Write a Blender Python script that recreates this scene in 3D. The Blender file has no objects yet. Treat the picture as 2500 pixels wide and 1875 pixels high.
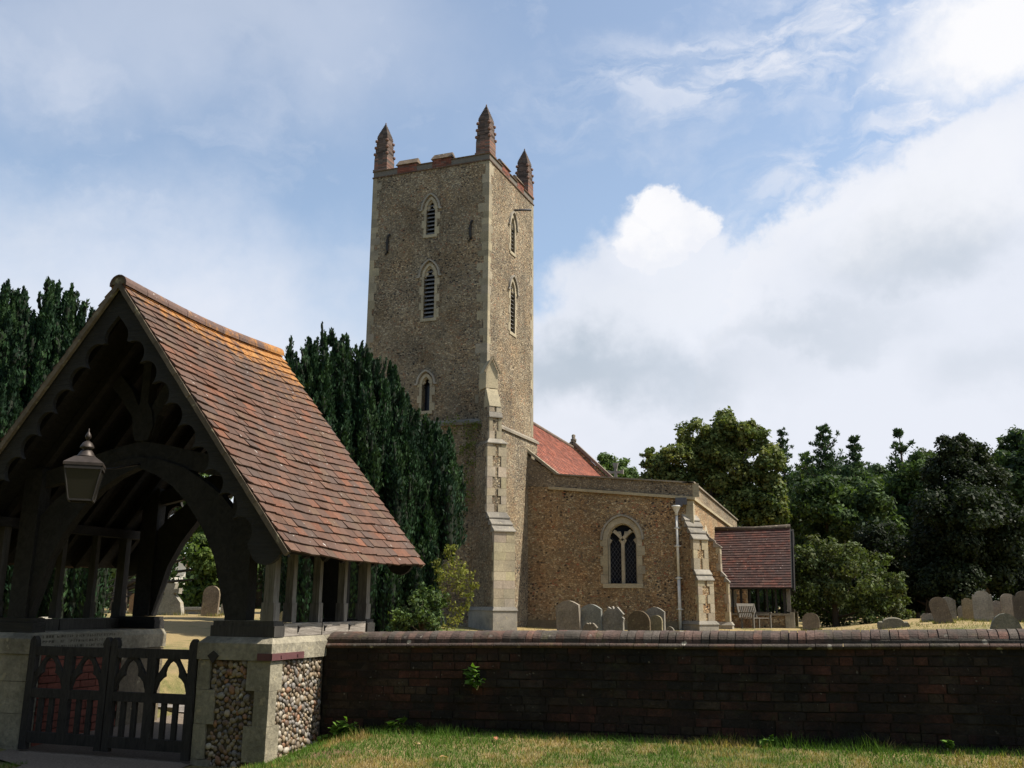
import bpy, math, random
import numpy as np
from math import sin, cos, pi, radians, sqrt, atan2, hypot, acos
from mathutils import Vector, Matrix, noise as mnoise

random.seed(7)
rng = np.random.default_rng(7)
scene = bpy.context.scene
COL = scene.collection

# ------------------------------------------------------------------ camera
CAM = Vector((0, 0, 1.55))
YAW, PITCH, ROLL, FPX = radians(19.0), radians(13.4), radians(0.37), 2269.0
_f = Vector((-sin(YAW) * cos(PITCH), cos(YAW) * cos(PITCH), sin(PITCH)))
_r = Vector((cos(YAW), sin(YAW), 0))
_u = _r.cross(_f)
RR = cos(ROLL) * _r + sin(ROLL) * _u
UU = -sin(ROLL) * _r + cos(ROLL) * _u
FF = _f
cd = bpy.data.cameras.new("camera")
cam = bpy.data.objects.new("camera", cd)
COL.objects.link(cam)
cd.sensor_width = 36
cd.lens = 36 * FPX / 2500
cd.clip_start = 0.1
cd.clip_end = 3000
cam.matrix_world = Matrix((
    (RR.x, UU.x, -FF.x, CAM.x), (RR.y, UU.y, -FF.y, CAM.y),
    (RR.z, UU.z, -FF.z, CAM.z), (0, 0, 0, 1)))
scene.camera = cam

# ------------------------------------------------------------------ light
SUN_EL, SUN_AZ = radians(54), radians(75)          # azimuth measured from +Y towards +X
sd = bpy.data.lights.new("sun", 'SUN')
sd.energy = 5.0
sd.angle = radians(0.53)
sd.color = (1.0, 0.93, 0.82)
sun = bpy.data.objects.new("sun", sd)
COL.objects.link(sun)
sdir = Vector((sin(SUN_AZ) * cos(SUN_EL), cos(SUN_AZ) * cos(SUN_EL), sin(SUN_EL)))
sun.rotation_euler = sdir.to_track_quat('Z', 'Y').to_euler()
sun.location = (20, 0, 40)

vs = scene.view_settings
vs.view_transform = 'Standard'
vs.look = 'None'
vs.exposure = 0.60
vs.gamma = 1
scene.display_settings.display_device = 'sRGB'
scene.cycles.use_denoising = True
scene.cycles.max_bounces = 6
scene.cycles.diffuse_bounces = 3
scene.cycles.glossy_bounces = 2
scene.cycles.transmission_bounces = 3
scene.cycles.caustics_reflective = False
scene.cycles.caustics_refractive = False


def raydir(x, y):
    return RR * ((x - 1250) / FPX) - UU * ((y - 937.5) / FPX) + FF


def atY(x, y, Y):
    d = raydir(x, y)
    return CAM + d * (Y / d.y)


def atR(x, y, R):
    d = raydir(x, y)
    return CAM + d * (R / hypot(d.x, d.y))


# ------------------------------------------------------------------ world: Nishita sky with clouds
class NT:
    """small node helper"""
    def __init__(s, nt):
        s.nt = nt
        s.n = nt.nodes
        s.l = nt.links

    def node(s, t, **kw):
        nd = s.n.new(t)
        for k, v in kw.items():
            setattr(nd, k, v)
        return nd

    def put(s, sock, v):
        if hasattr(v, 'is_output') or isinstance(v, bpy.types.NodeSocket):
            s.l.new(v, sock)
        elif v is not None:
            if hasattr(sock.default_value, '__len__'):
                v = tuple(v)
                if len(sock.default_value) == 4 and len(v) == 3:
                    v = v + (1,)
            sock.default_value = v

    def math(s, op, a, b=None, c=None, clamp=False):
        nd = s.node('ShaderNodeMath', operation=op)
        nd.use_clamp = clamp
        s.put(nd.inputs[0], a)
        if b is not None:
            s.put(nd.inputs[1], b)
        if c is not None:
            s.put(nd.inputs[2], c)
        return nd.outputs[0]

    def vmath(s, op, a, b=None, out=0):
        nd = s.node('ShaderNodeVectorMath', operation=op)
        s.put(nd.inputs[0], a)
        if b is not None:
            if op == 'SCALE':
                s.put(nd.inputs['Scale'], b)
            else:
                s.put(nd.inputs[1], b)
        return nd.outputs[out]

    def noise(s, vec, scale=5, detail=4, rough=.5, dist=0.0, col=False):
        nd = s.node('ShaderNodeTexNoise')
        s.put(nd.inputs['Vector'], vec)
        nd.inputs['Scale'].default_value = scale
        nd.inputs['Detail'].default_value = detail
        nd.inputs['Roughness'].default_value = rough
        nd.inputs['Distortion'].default_value = dist
        return nd.outputs['Color' if col else 'Fac']

    def vor(s, vec, scale, feature='F1', out='Color', rnd=1.0):
        nd = s.node('ShaderNodeTexVoronoi', feature=feature)
        s.put(nd.inputs['Vector'], vec)
        nd.inputs['Scale'].default_value = scale
        nd.inputs['Randomness'].default_value = rnd
        return nd.outputs[out]

    def ramp(s, fac, stops, interp='LINEAR'):
        nd = s.node('ShaderNodeValToRGB')
        cr = nd.color_ramp
        cr.interpolation = interp
        while len(cr.elements) < len(stops):
            cr.elements.new(0.5)
        for e, (p, c) in zip(cr.elements, stops):
            e.position = p
            if not hasattr(c, '__len__'):
                c = (c, c, c)
            e.color = (*c[:3], 1)
        s.put(nd.inputs[0], fac)
        return nd.outputs[0]

    def mix(s, fac, a, b, mode='MIX'):
        nd = s.node('ShaderNodeMix', data_type='RGBA', blend_type=mode)
        s.put(nd.inputs[0], fac)
        s.put(nd.inputs[6], a)
        s.put(nd.inputs[7], b)
        return nd.outputs[2]

    def maprange(s, v, a, b, c=0.0, d=1.0, smooth=False):
        nd = s.node('ShaderNodeMapRange')
        nd.clamp = True
        if smooth:
            nd.interpolation_type = 'SMOOTHSTEP'
        s.put(nd.inputs[0], v)
        for i, k in enumerate((a, b, c, d)):
            nd.inputs[i + 1].default_value = k
        return nd.outputs[0]

    def bump(s, h, strength=.5, dist=.02, normal=None):
        nd = s.node('ShaderNodeBump')
        nd.inputs['Strength'].default_value = strength
        nd.inputs['Distance'].default_value = dist
        s.put(nd.inputs['Height'], h)
        if normal is not None:
            s.put(nd.inputs['Normal'], normal)
        return nd.outputs[0]


world = bpy.data.worlds.new("World")
scene.world = world
world.use_nodes = True
W = NT(world.node_tree)
W.n.clear()
sky = W.node('ShaderNodeTexSky', sky_type='NISHITA')
sky.sun_disc = False
sky.sun_elevation = SUN_EL
sky.sun_rotation = SUN_AZ
sky.altitude = 50
sky.air_density = 1.0
sky.dust_density = 1.2
sky.ozone_density = 1.0
SKY_STR = 0.135
tc = W.node('ShaderNodeTexCoord').outputs['Generated']
dirn = W.vmath('NORMALIZE', tc)
# warp the direction so that cloud edges are ragged
w1 = W.vmath('SUBTRACT', W.noise(dirn, 6, 7, .6, col=True), (0.5, 0.5, 0.5))
w2 = W.vmath('SUBTRACT', W.noise(dirn, 22, 5, .62, col=True), (0.5, 0.5, 0.5))
wd = W.vmath('ADD', W.vmath('ADD', dirn, W.vmath('SCALE', w1, .16)), W.vmath('SCALE', w2, .05))
wsoft = W.vmath('ADD', dirn, W.vmath('SCALE', w1, .22))
w3 = W.vmath('SUBTRACT', W.noise(dirn, 75, 4, .6, col=True), (0.5, 0.5, 0.5))
wfine = W.vmath('ADD', W.vmath('ADD', W.vmath('ADD', dirn, W.vmath('SCALE', w1, .05)), W.vmath('SCALE', w2, .045)), W.vmath('SCALE', w3, .012))


wd2 = W.vmath('ADD', W.vmath('ADD', W.vmath('ADD', dirn, W.vmath('SCALE', w1, .10)), W.vmath('SCALE', w2, .075)), W.vmath('SCALE', w3, .016))


def blob(vec, px, py, rx, ry, soft, amp=1.0, rot=0.0):
    """soft elliptical patch of sky round the world direction seen at photo pixel (px,py)"""
    c = raydir(px, py).normalized()
    e = c.cross(Vector((0, 0, 1))).normalized()
    n = e.cross(c).normalized()
    e2 = e * cos(rot) + n * sin(rot)
    n2 = -e * sin(rot) + n * cos(rot)
    s = FPX * 1.08
    d = W.vmath('SUBTRACT', vec, tuple(c))
    a = W.math('MULTIPLY', W.vmath('DOT_PRODUCT', d, tuple(e2), out=1), s / rx)
    b = W.math('MULTIPLY', W.vmath('DOT_PRODUCT', d, tuple(n2), out=1), s / ry)
    q = W.math('ADD', W.math('MULTIPLY', a, a), W.math('MULTIPLY', b, b))
    q = W.math('SQRT', q)
    return W.maprange(q, 1.0 + soft, 1.0 - soft, 0.0, amp, smooth=True)


def fmax(lst):
    o = lst[0]
    for k in lst[1:]:
        o = W.math('MAXIMUM', o, k)
    return o


# dense cloud bank (right), haze (left), wisps
dense = fmax([
    blob(wd2, 1700, 1080, 640, 470, .10, .90, .05),
    blob(wd2, 1620, 730, 290, 190, .22, .88),
    blob(wd2, 1960, 700, 300, 190, .18, .88, .45),
    blob(wd2, 2260, 850, 600, 460, .09, .95, .25),
    blob(wd2, 2430, 560, 430, 270, .14, .95, .35),
])
# thin broken cloud, upper right
strk = W.noise(W.vmath('MULTIPLY', W.vmath('ADD', dirn, W.vmath('SCALE', w1, .08)), (9, 9, 24)), 1.6, 8, .6, dist=.6)
thinr = fmax([blob(wd, 2250, 360, 420, 150, .7, 1.0, .25), blob(wd, 2100, 40, 620, 130, .7, 1.0, .08), blob(wd, 2420, 170, 330, 230, .7, 1.0, .3)])
thin = W.math('MULTIPLY', thinr, W.maprange(strk, .40, .62, .0, .85))
core_ = blob(wd2, 2500, 40, 260, 150, .5, 1.0, .2)
cumulus = fmax([blob(wfine, 1622, 590, 130, 92, .30, .97), blob(wfine, 1640, 515, 84, 60, .2, 1.0), blob(wfine, 1695, 560, 68, 66, .2, 1.0),
                blob(wfine, 1570, 600, 70, 60, .25, 1.0)])
haze = fmax([
    blob(wsoft, 250, 1030, 1500, 480, .45, .86, -.12),
    blob(wsoft, 1300, 1250, 2000, 430, .6, .9),
    blob(wsoft, 480, 60, 480, 190, .8, .42, .1),
    blob(wsoft, 60, 40, 300, 120, .9, .30),
])
wn = W.noise(W.vmath('MULTIPLY', W.vmath('ADD', dirn, W.vmath('SCALE', w1, .10)), (1, 1, 1.8)), 6.5, 8, .60, dist=.3)
wisps = W.maprange(wn, .54, .80, 0, .40)
fade = W.math('MULTIPLY', haze, W.maprange(W.noise(dirn, 3.2, 6, .55), .25, .7, .72, 1.08))
dens = fmax([dense, cumulus, wisps, thin, core_])
dens = W.math('ADD', dens, W.math('MULTIPLY', fade, W.math('SUBTRACT', 1.0, dens)), clamp=True)
dens = W.math('ADD', W.math('MULTIPLY', dens, .90), .10)
# cloud brightness: white tops, blue-grey undersides
gn = W.noise(dirn, 5, 7, .55, dist=.3)
grey = fmax([blob(wsoft, 1450, 880, 300, 95, .8, .80, -.06), blob(wsoft, 2220, 620, 160, 80, .9, .60, .25),
             blob(wsoft, 1900, 790, 260, 40, .9, .35), blob(wsoft, 2440, 930, 160, 70, .9, .25)])
grey = W.math('ADD', grey, W.maprange(gn, .3, .72, .24, -.14))
grey = W.math('MULTIPLY', grey, W.math('SUBTRACT', 1.0, W.math('MULTIPLY', cumulus, .95)), clamp=True)
bright = fmax([W.math('MULTIPLY', cumulus, blob(wsoft, 1660, 520, 150, 85, .55, 1.0)), core_, blob(wsoft, 1700, 660, 260, 120, .9, .45, .2), blob(wd, 2300, 470, 300, 90, .8, .6, .3), blob(wd, 2000, 520, 200, 60, .8, .45, .2)])
ccol = W.mix(grey, (.545, .565, .62), (.33, .375, .43))
ccol = W.mix(bright, ccol, (.645, .645, .66))
sc_ = W.node('ShaderNodeVectorMath', operation='SCALE')
W.l.new(sky.outputs[0], sc_.inputs[0])
sc_.inputs['Scale'].default_value = SKY_STR
skyc = W.mix(1.0, sc_.outputs[0], (1.02, 1.0, .93), 'MULTIPLY')
fin = W.mix(dens, skyc, ccol)
bg = W.node('ShaderNodeBackground')
W.l.new(fin, bg.inputs[0])
bg.inputs[1].default_value = 1.0
wo = W.node('ShaderNodeOutputWorld')
W.l.new(bg.outputs[0], wo.inputs[0])
world.cycles.sampling_method = 'MANUAL'
world.cycles.sample_map_resolution = 512

# ------------------------------------------------------------------ materials


def newmat(name):
    m = bpy.data.materials.new(name)
    m.use_nodes = True
    N = NT(m.node_tree)
    b = N.n['Principled BSDF']
    b.inputs['Specular IOR Level'].default_value = .25
    b.inputs['Roughness'].default_value = .85
    N.b = b
    N.co = N.node('ShaderNodeTexCoord').outputs['Object']
    N.m = m
    return N


def attr(N, name='Col'):
    a = N.node('ShaderNodeVertexColor')
    a.layer_name = name
    return a.outputs[0]


def setc(N, c, nrm=None, rough=None):
    N.put(N.b.inputs['Base Color'], c)
    if nrm is not None:
        N.put(N.b.inputs['Normal'], nrm)
    if rough is not None:
        N.put(N.b.inputs['Roughness'], rough)
    return N.m


def mapping(N, scale=(1, 1, 1), rot=(0, 0, 0)):
    mp = N.node('ShaderNodeMapping')
    mp.inputs['Scale'].default_value = scale
    mp.inputs['Rotation'].default_value = rot
    N.l.new(N.co, mp.inputs[0])
    return mp.outputs[0]


def flint_mat(name, mortar, stops, sc=9.0, stain=(.7, 1.15), bumpd=.05, dark=.5, tint=None, gain=(1.14, 1.06, .95)):
    N = newmat(name)
    w = N.vmath('ADD', N.co, N.vmath('SCALE', N.noise(N.co, 4, 3, .5, col=True), .12))
    v = N.vmath('MULTIPLY', w, (1, 1, 1.35))
    c1 = N.vor(v, sc, out='Color')
    sep = N.node('ShaderNodeSeparateColor')
    N.l.new(c1, sep.inputs[0])
    e1 = N.vor(v, sc, 'DISTANCE_TO_EDGE', 'Distance')
    scol = N.ramp(sep.outputs[0], stops, 'CONSTANT')
    # per-stone extra jitter
    scol = N.mix(N.math('MULTIPLY', sep.outputs[1], .45), scol, N.mix(1.0, scol, (1.5, 1.4, 1.25), 'MULTIPLY'))
    msk = N.maprange(e1, .02, .10)
    col = N.mix(msk, mortar, scol)
    fine = N.noise(N.co, 34, 5, .7)
    col = N.mix(.75, col, N.mix(1.0, col, N.ramp(fine, [(.3, .55), (.7, 1.45)]), 'MULTIPLY'))
    # scattered big dark flints
    e2 = N.vor(N.vmath('ADD', v, (7.3, 2.1, 4.4)), sc * .55, out='Distance')
    c2 = N.vor(N.vmath('ADD', v, (7.3, 2.1, 4.4)), sc * .55, out='Color')
    s2 = N.node('ShaderNodeSeparateColor')
    N.l.new(c2, s2.inputs[0])
    dm = N.math('MULTIPLY', N.maprange(e2, .34, .26), N.maprange(s2.outputs[2], 1 - dark * .42, 1 - dark * .40))
    pat = N.maprange(N.noise(N.vmath('ADD', N.co, (4, 4, 9)), .75, 4, .6), .42, .60, .25, 1.0)
    dm = N.math('MULTIPLY', dm, pat)
    col = N.mix(dm, col, (.035, .03, .03))
    e3 = N.vor(N.vmath('ADD', v, (1.3, 5.1, 2.4)), sc * .62, out='Distance')
    pat2 = N.maprange(N.noise(N.vmath('ADD', N.co, (14, 2, 1)), .5, 4, .6), .50, .60, 0, .9)
    col = N.mix(N.math('MULTIPLY', N.maprange(e3, .36, .26), pat2), col, (.055, .05, .05))
    # sparkling pale flints
    lm = N.math('MULTIPLY', N.maprange(e2, .22, .16), N.maprange(s2.outputs[1], .9, .92))
    col = N.mix(lm, col, (.62, .57, .48))
    big = N.noise(N.co, .55, 5, .6)
    col = N.mix(1.0, col, N.ramp(big, [(.32, stain[0]), (.68, stain[1])]), 'MULTIPLY')
    stv = N.noise(N.vmath('MULTIPLY', N.co, (2.4, 2.4, .22)), 1.0, 5, .6)
    col = N.mix(N.maprange(stv, .56, .70, 0, .45), col, N.mix(1.0, col, (.62, .62, .62), 'MULTIPLY'))
    if tint is not None:
        grz = N.noise(N.vmath('ADD', N.co, (11, 3, 5)), .30, 3, .5)
        col = N.mix(N.maprange(grz, .47, .60, 0, .8), col, N.mix(1.0, col, (.90, .92, .96), 'MULTIPLY'))
        pz = N.noise(N.co, .9, 4, .6)
        col = N.mix(N.maprange(pz, .48, .64, 0, .6), col, N.mix(1.0, col, tint, 'MULTIPLY'))
    col = N.mix(1.0, col, gain, 'MULTIPLY')
    h = N.math('ADD', N.math('MULTIPLY', N.maprange(e1, 0, .16), 1.0), N.math('MULTIPLY', fine, .6))
    h = N.math('SUBTRACT', h, N.math('MULTIPLY', dm, .7))
    return setc(N, col, N.bump(h, 1.0, bumpd), .9)


FL = [(0, (.27, .205, .13)), (.24, (.35, .265, .165)), (.46, (.25, .18, .11)), (.58, (.40, .315, .20)),
      (.76, (.17, .135, .10)), (.82, (.46, .385, .27)), (.95, (.32, .16, .10))]
FLG = [(0, (.25, .21, .15)), (.22, (.33, .275, .19)), (.4, (.235, .185, .13)), (.55, (.38, .32, .225)),
       (.74, (.16, .14, .115)), (.80, (.44, .38, .28)), (.94, (.30, .185, .12))]
m_flint_tower = flint_mat("flint_tower", (.35, .295, .205), FLG, 13.5, (.66, 1.24), .06, .6, (1.06, .94, .82), (.98, .955, .915))
m_flint_aisle = flint_mat("flint_aisle", (.37, .285, .175), FL, 11.5, (.80, 1.22), .05, .75, (1.1, .88, .74), (1.06, .995, .90))


m_flint_grey = flint_mat("flint_parapet", (.24, .21, .165), [(0, (.20, .17, .13)), (.3, (.27, .235, .18)), (.6, (.17, .145, .115)), (.85, (.31, .27, .21))], 12, (.8, 1.12), .04, .3)


def stone_mat(name, base, dark, lichen=None, bs=.5, var=.5):
    N = newmat(name)
    a = N.noise(N.co, 1.7, 6, .65)
    b = N.noise(N.co, 22, 5, .7)
    col = N.mix(N.maprange(a, .40, .68), base, dark)
    col = N.mix(var, col, N.mix(1.0, col, N.ramp(b, [(.3, .62), (.7, 1.3)]), 'MULTIPLY'))
    col = N.mix(1.0, col, attr(N), 'MULTIPLY')
    if lichen:
        l = N.noise(N.co, 9, 4, .6)
        col = N.mix(N.maprange(l, .60, .68, 0, .8), col, lichen)
    return setc(N, col, N.bump(b, bs, .015), .88)


m_stone = stone_mat("limestone", (.40, .34, .235), (.27, .235, .17), None, .6, .7)
m_stone_grey = stone_mat("limestone_weathered", (.30, .27, .22), (.17, .155, .13), (.34, .30, .20), .6)
m_pier = stone_mat("pier_stone", (.30, .27, .20), (.15, .135, .10), (.36, .31, .20), .9, .85)
m_head = stone_mat("headstone_stone", (.27, .255, .22), (.13, .125, .105), (.26, .22, .12), .9, 1.0)


def timber_mat(name, base, dark, sc=(1, 1, 1)):
    N = newmat(name)
    g = mapping(N, sc)
    a = N.noise(g, 3, 7, .7, dist=1.2)
    b = N.noise(N.co, 2, 4, .6)
    col = N.mix(N.maprange(a, .35, .66), dark, base)
    col = N.mix(1.0, col, N.ramp(b, [(.3, .75), (.7, 1.15)]), 'MULTIPLY')
    return setc(N, col, N.bump(a, .8, .012), .85)


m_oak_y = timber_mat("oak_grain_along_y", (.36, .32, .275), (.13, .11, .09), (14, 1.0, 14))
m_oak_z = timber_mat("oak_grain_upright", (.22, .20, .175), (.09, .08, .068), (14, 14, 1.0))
m_oak_shade = timber_mat("oak_grain_upright_shade", (.07, .064, .055), (.035, .032, .028), (14, 14, 1.0))  # darker copy for the shaded sides: shade put into the oak colour
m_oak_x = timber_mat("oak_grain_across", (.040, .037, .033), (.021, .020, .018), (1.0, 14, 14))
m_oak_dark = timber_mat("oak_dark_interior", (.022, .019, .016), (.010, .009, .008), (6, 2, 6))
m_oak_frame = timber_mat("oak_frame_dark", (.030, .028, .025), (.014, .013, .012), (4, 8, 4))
m_gate = timber_mat("gate_oak", (.040, .036, .031), (.018, .016, .014), (9, 9, 2))


def tile_mat(name, grime=.5, lichen=True):
    N = newmat(name)
    c = attr(N)
    f = N.noise(N.co, 30, 5, .7)
    col = N.mix(.8, c, N.mix(1.0, c, N.ramp(f, [(.3, .6), (.7, 1.35)]), 'MULTIPLY'))
    g = N.noise(N.co, 2.2, 5, .6)
    col = N.mix(N.maprange(g, .38, .66, .12, grime + .1), col, (.085, .062, .050))
    if lichen:
        sp = N.noise(N.co, 16, 5, .65)
        col = N.mix(N.maprange(sp, .66, .72, 0, .85), col, (.52, .49, .44))
        # orange lichen towards the ridge: alpha-like channel stored in a second attribute
        li = attr(N, 'Lichen')
        on = N.noise(N.co, 7, 5, .7)
        s = N.node('ShaderNodeSeparateColor')
        N.l.new(li, s.inputs[0])
        k = N.maprange(N.math('ADD', on, s.outputs[0]), .80, .98, 0, .92)
        lc = N.ramp(N.noise(N.co, 26, 3, .6), [(.3, (.10, .06, .03)), (.5, (.36, .15, .034)), (.7, (.31, .18, .06))])
        col = N.mix(k, col, lc)
    return setc(N, col, N.bump(f, .5, .008), .85)


m_tile = tile_mat("clay_tile")


def wallbrick_mat():
    N = newmat("old_brick")
    c = attr(N)
    f = N.noise(N.co, 26, 6, .7)
    col = N.mix(.9, c, N.mix(1.0, c, N.ramp(f, [(.3, .5), (.7, 1.5)]), 'MULTIPLY'))
    soot = N.noise(N.co, 1.5, 6, .65)
    col = N.mix(N.maprange(soot, .32, .58, .48, .95), col, (.013, .012, .010))
    bl = N.noise(N.vmath('ADD', N.co, (2, 8, 4)), 2.6, 6, .7)
    col = N.mix(N.maprange(bl, .56, .74, 0, .45), col, (.085, .078, .062))
    gr = N.noise(N.vmath('ADD', N.co, (5, 5, 5)), 4.5, 5, .65)
    col = N.mix(N.maprange(gr, .58, .72, 0, .5), col, (.055, .06, .028))
    sp = N.noise(N.co, 24, 3, .5)
    col = N.mix(N.maprange(sp, .69, .74, 0, .5), col, (.22, .20, .16))
    return setc(N, col, N.bump(f, .9, .012), .9)


def coping_mat():
    N = newmat("coping_brick")
    c = attr(N)
    f = N.noise(N.co, 30, 6, .7)
    col = N.mix(.85, c, N.mix(1.0, c, N.ramp(f, [(.3, .5), (.7, 1.5)]), 'MULTIPLY'))
    sp = N.vor(N.vmath('ADD', N.co, N.vmath('SCALE', N.noise(N.co, 30, 3, .6, col=True), .03)), 9, out='Distance')
    rnd = N.noise(N.co, 3.1, 3, .5)
    col = N.mix(N.math('MULTIPLY', N.maprange(sp, .23, .17), N.maprange(rnd, .5, .6)), col, (.45, .42, .35))
    g2 = N.noise(N.co, 5, 5, .6)
    col = N.mix(N.maprange(g2, .42, .62, .1, .85), col, (.05, .043, .034))
    g3 = N.noise(N.vmath('ADD', N.co, (3, 9, 1)), 7, 5, .6)
    col = N.mix(N.maprange(g3, .58, .70, 0, .6), col, (.09, .085, .04))
    return setc(N, col, N.bump(f, .9, .01), .9)


m_wallbrick = wallbrick_mat()
m_coping = coping_mat()


def plain_mat(name, c, rough=.8, metal=0.0, var=.3, sc=12, bs=.2):
    N = newmat(name)
    f = N.noise(N.co, sc, 5, .6)
    col = N.mix(var, c, N.mix(1.0, N.mix(0.0, c, c), N.ramp(f, [(.3, .5), (.7, 1.5)]), 'MULTIPLY'))
    N.b.inputs['Metallic'].default_value = metal
    return setc(N, col, N.bump(f, bs, .006), rough)


def colattr_mat(name, rough=.85, bs=.4, sc=20, spec=.25):
    N = newmat(name)
    f = N.noise(N.co, sc, 5, .65)
    c = attr(N)
    col = N.mix(.6, c, N.mix(1.0, c, N.ramp(f, [(.3, .6), (.7, 1.35)]), 'MULTIPLY'))
    N.b.inputs['Specular IOR Level'].default_value = spec
    return setc(N, col, N.bump(f, bs, .008), rough)


m_iron = plain_mat("iron", (.03, .027, .025), .6, .3)
m_rediron = plain_mat("painted_iron", (.115, .05, .05), .65, .1)
m_lead = plain_mat("lead", (.10, .10, .11), .6, .2)
m_white = plain_mat("white_paint", (.62, .60, .54), .6, 0, .3, 6)
m_brickred = colattr_mat("red_brick", .9, .6, 24)
m_pebble = colattr_mat("pebble", .55, .3, 40, .4)
m_mortar = plain_mat("mortar", (.085, .07, .05), .95, 0, .6, 30, .6)
m_mortar_dark = plain_mat("old_mortar", (.030, .024, .018), .95, 0, .8, 9, .8)
m_glass = plain_mat("leaded_glass", (.012, .013, .018), .22, 0, .3, 9, .3)
m_louvre = plain_mat("slate_louvre", (.17, .16, .15), .8, 0, .4, 9)
m_dark = plain_mat("belfry_dark", (.012, .012, .012), .9)
m_copper = plain_mat("aged_copper", (.052, .042, .036), .5, .4, .6, 12)
m_render = plain_mat("lime_render", (.20, .17, .135), .95, 0, .45, 5, .5)
m_house = plain_mat("white_house_wall", (.80, .76, .66), .8, 0, .15, 2)
m_bench = plain_mat("bench_teak", (.12, .108, .09), .85, 0, .4, 14)

Ng = newmat("lantern_glass")
setc(Ng, (.030, .028, .023), None, .3)
Ng.b.inputs['Transmission Weight'].default_value = .35
m_lglass = Ng.m


def leaf_mat(name, rough=.55, trans=.25):
    N = newmat(name)
    c = attr(N)
    N.b.inputs['Specular IOR Level'].default_value = .10
    N.put(N.b.inputs['Base Color'], c)
    N.b.inputs['Roughness'].default_value = rough
    tr = N.node('ShaderNodeBsdfTranslucent')
    N.l.new(N.mix(1.0, c, (1.3, 1.5, .6), 'MULTIPLY'), tr.inputs[0])
    mx = N.node('ShaderNodeMixShader')
    mx.inputs[0].default_value = trans
    N.l.new(N.b.outputs[0], mx.inputs[1])
    N.l.new(tr.outputs[0], mx.inputs[2])
    N.l.new(mx.outputs[0], N.n['Material Output'].inputs[0])
    return N.m


m_leaf = leaf_mat("leaf")
m_yew = leaf_mat("yew_needle", .6, .12)
m_grassblade = leaf_mat("grass_blade", .7, .3)
m_bark = plain_mat("bark", (.075, .06, .045), .95, 0, .6, 12, 1.0)
m_yewcore = plain_mat("yew_inner_twigs", (.012, .016, .009), .95, 0, .5, 12, 1.0)


def ground_mat():
    N = newmat("turf")
    big = N.noise(N.co, .35, 6, .6)
    med = N.noise(N.co, 3.0, 6, .65)
    fin = N.noise(N.co, 60, 4, .7)
    green = (.075, .095, .022)
    tan = (.29, .215, .10)
    k = N.math('ADD', N.math('MULTIPLY', big, .6), N.math('MULTIPLY', med, .4))
    sx = N.node('ShaderNodeSeparateXYZ')
    N.l.new(N.co, sx.inputs[0])
    dry = N.maprange(sx.outputs[1], 10, 12, 0.0, .09)
    k = N.math('ADD', k, dry)
    col = N.mix(N.maprange(k, .46, .60), green, tan)
    col = N.mix(.8, col, N.mix(1.0, col, N.ramp(fin, [(.3, .45), (.7, 1.5)]), 'MULTIPLY'))
    ds = N.vmath('LENGTH', N.vmath('MULTIPLY', N.vmath('SUBTRACT', N.co, (-4.2, 7.42, 0)), (1 / .42, 1 / .20, 0)), out=1)
    soil = N.maprange(N.math('ADD', ds, N.math('MULTIPLY', N.noise(N.co, 9, 4, .6), .9)), 1.6, 1.05)
    col = N.mix(soil, col, N.mix(N.maprange(fin, .4, .6), (.10, .055, .03), (.24, .16, .085)))
    return setc(N, col, N.bump(N.math('ADD', fin, med), .8, .03), .95)


m_ground = ground_mat()
m_path = plain_mat("path_gravel", (.15, .12, .09), .95, 0, .8, 70, 1.0)
m_slab = colattr_mat("paving_slab", .9, .5, 20)


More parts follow.
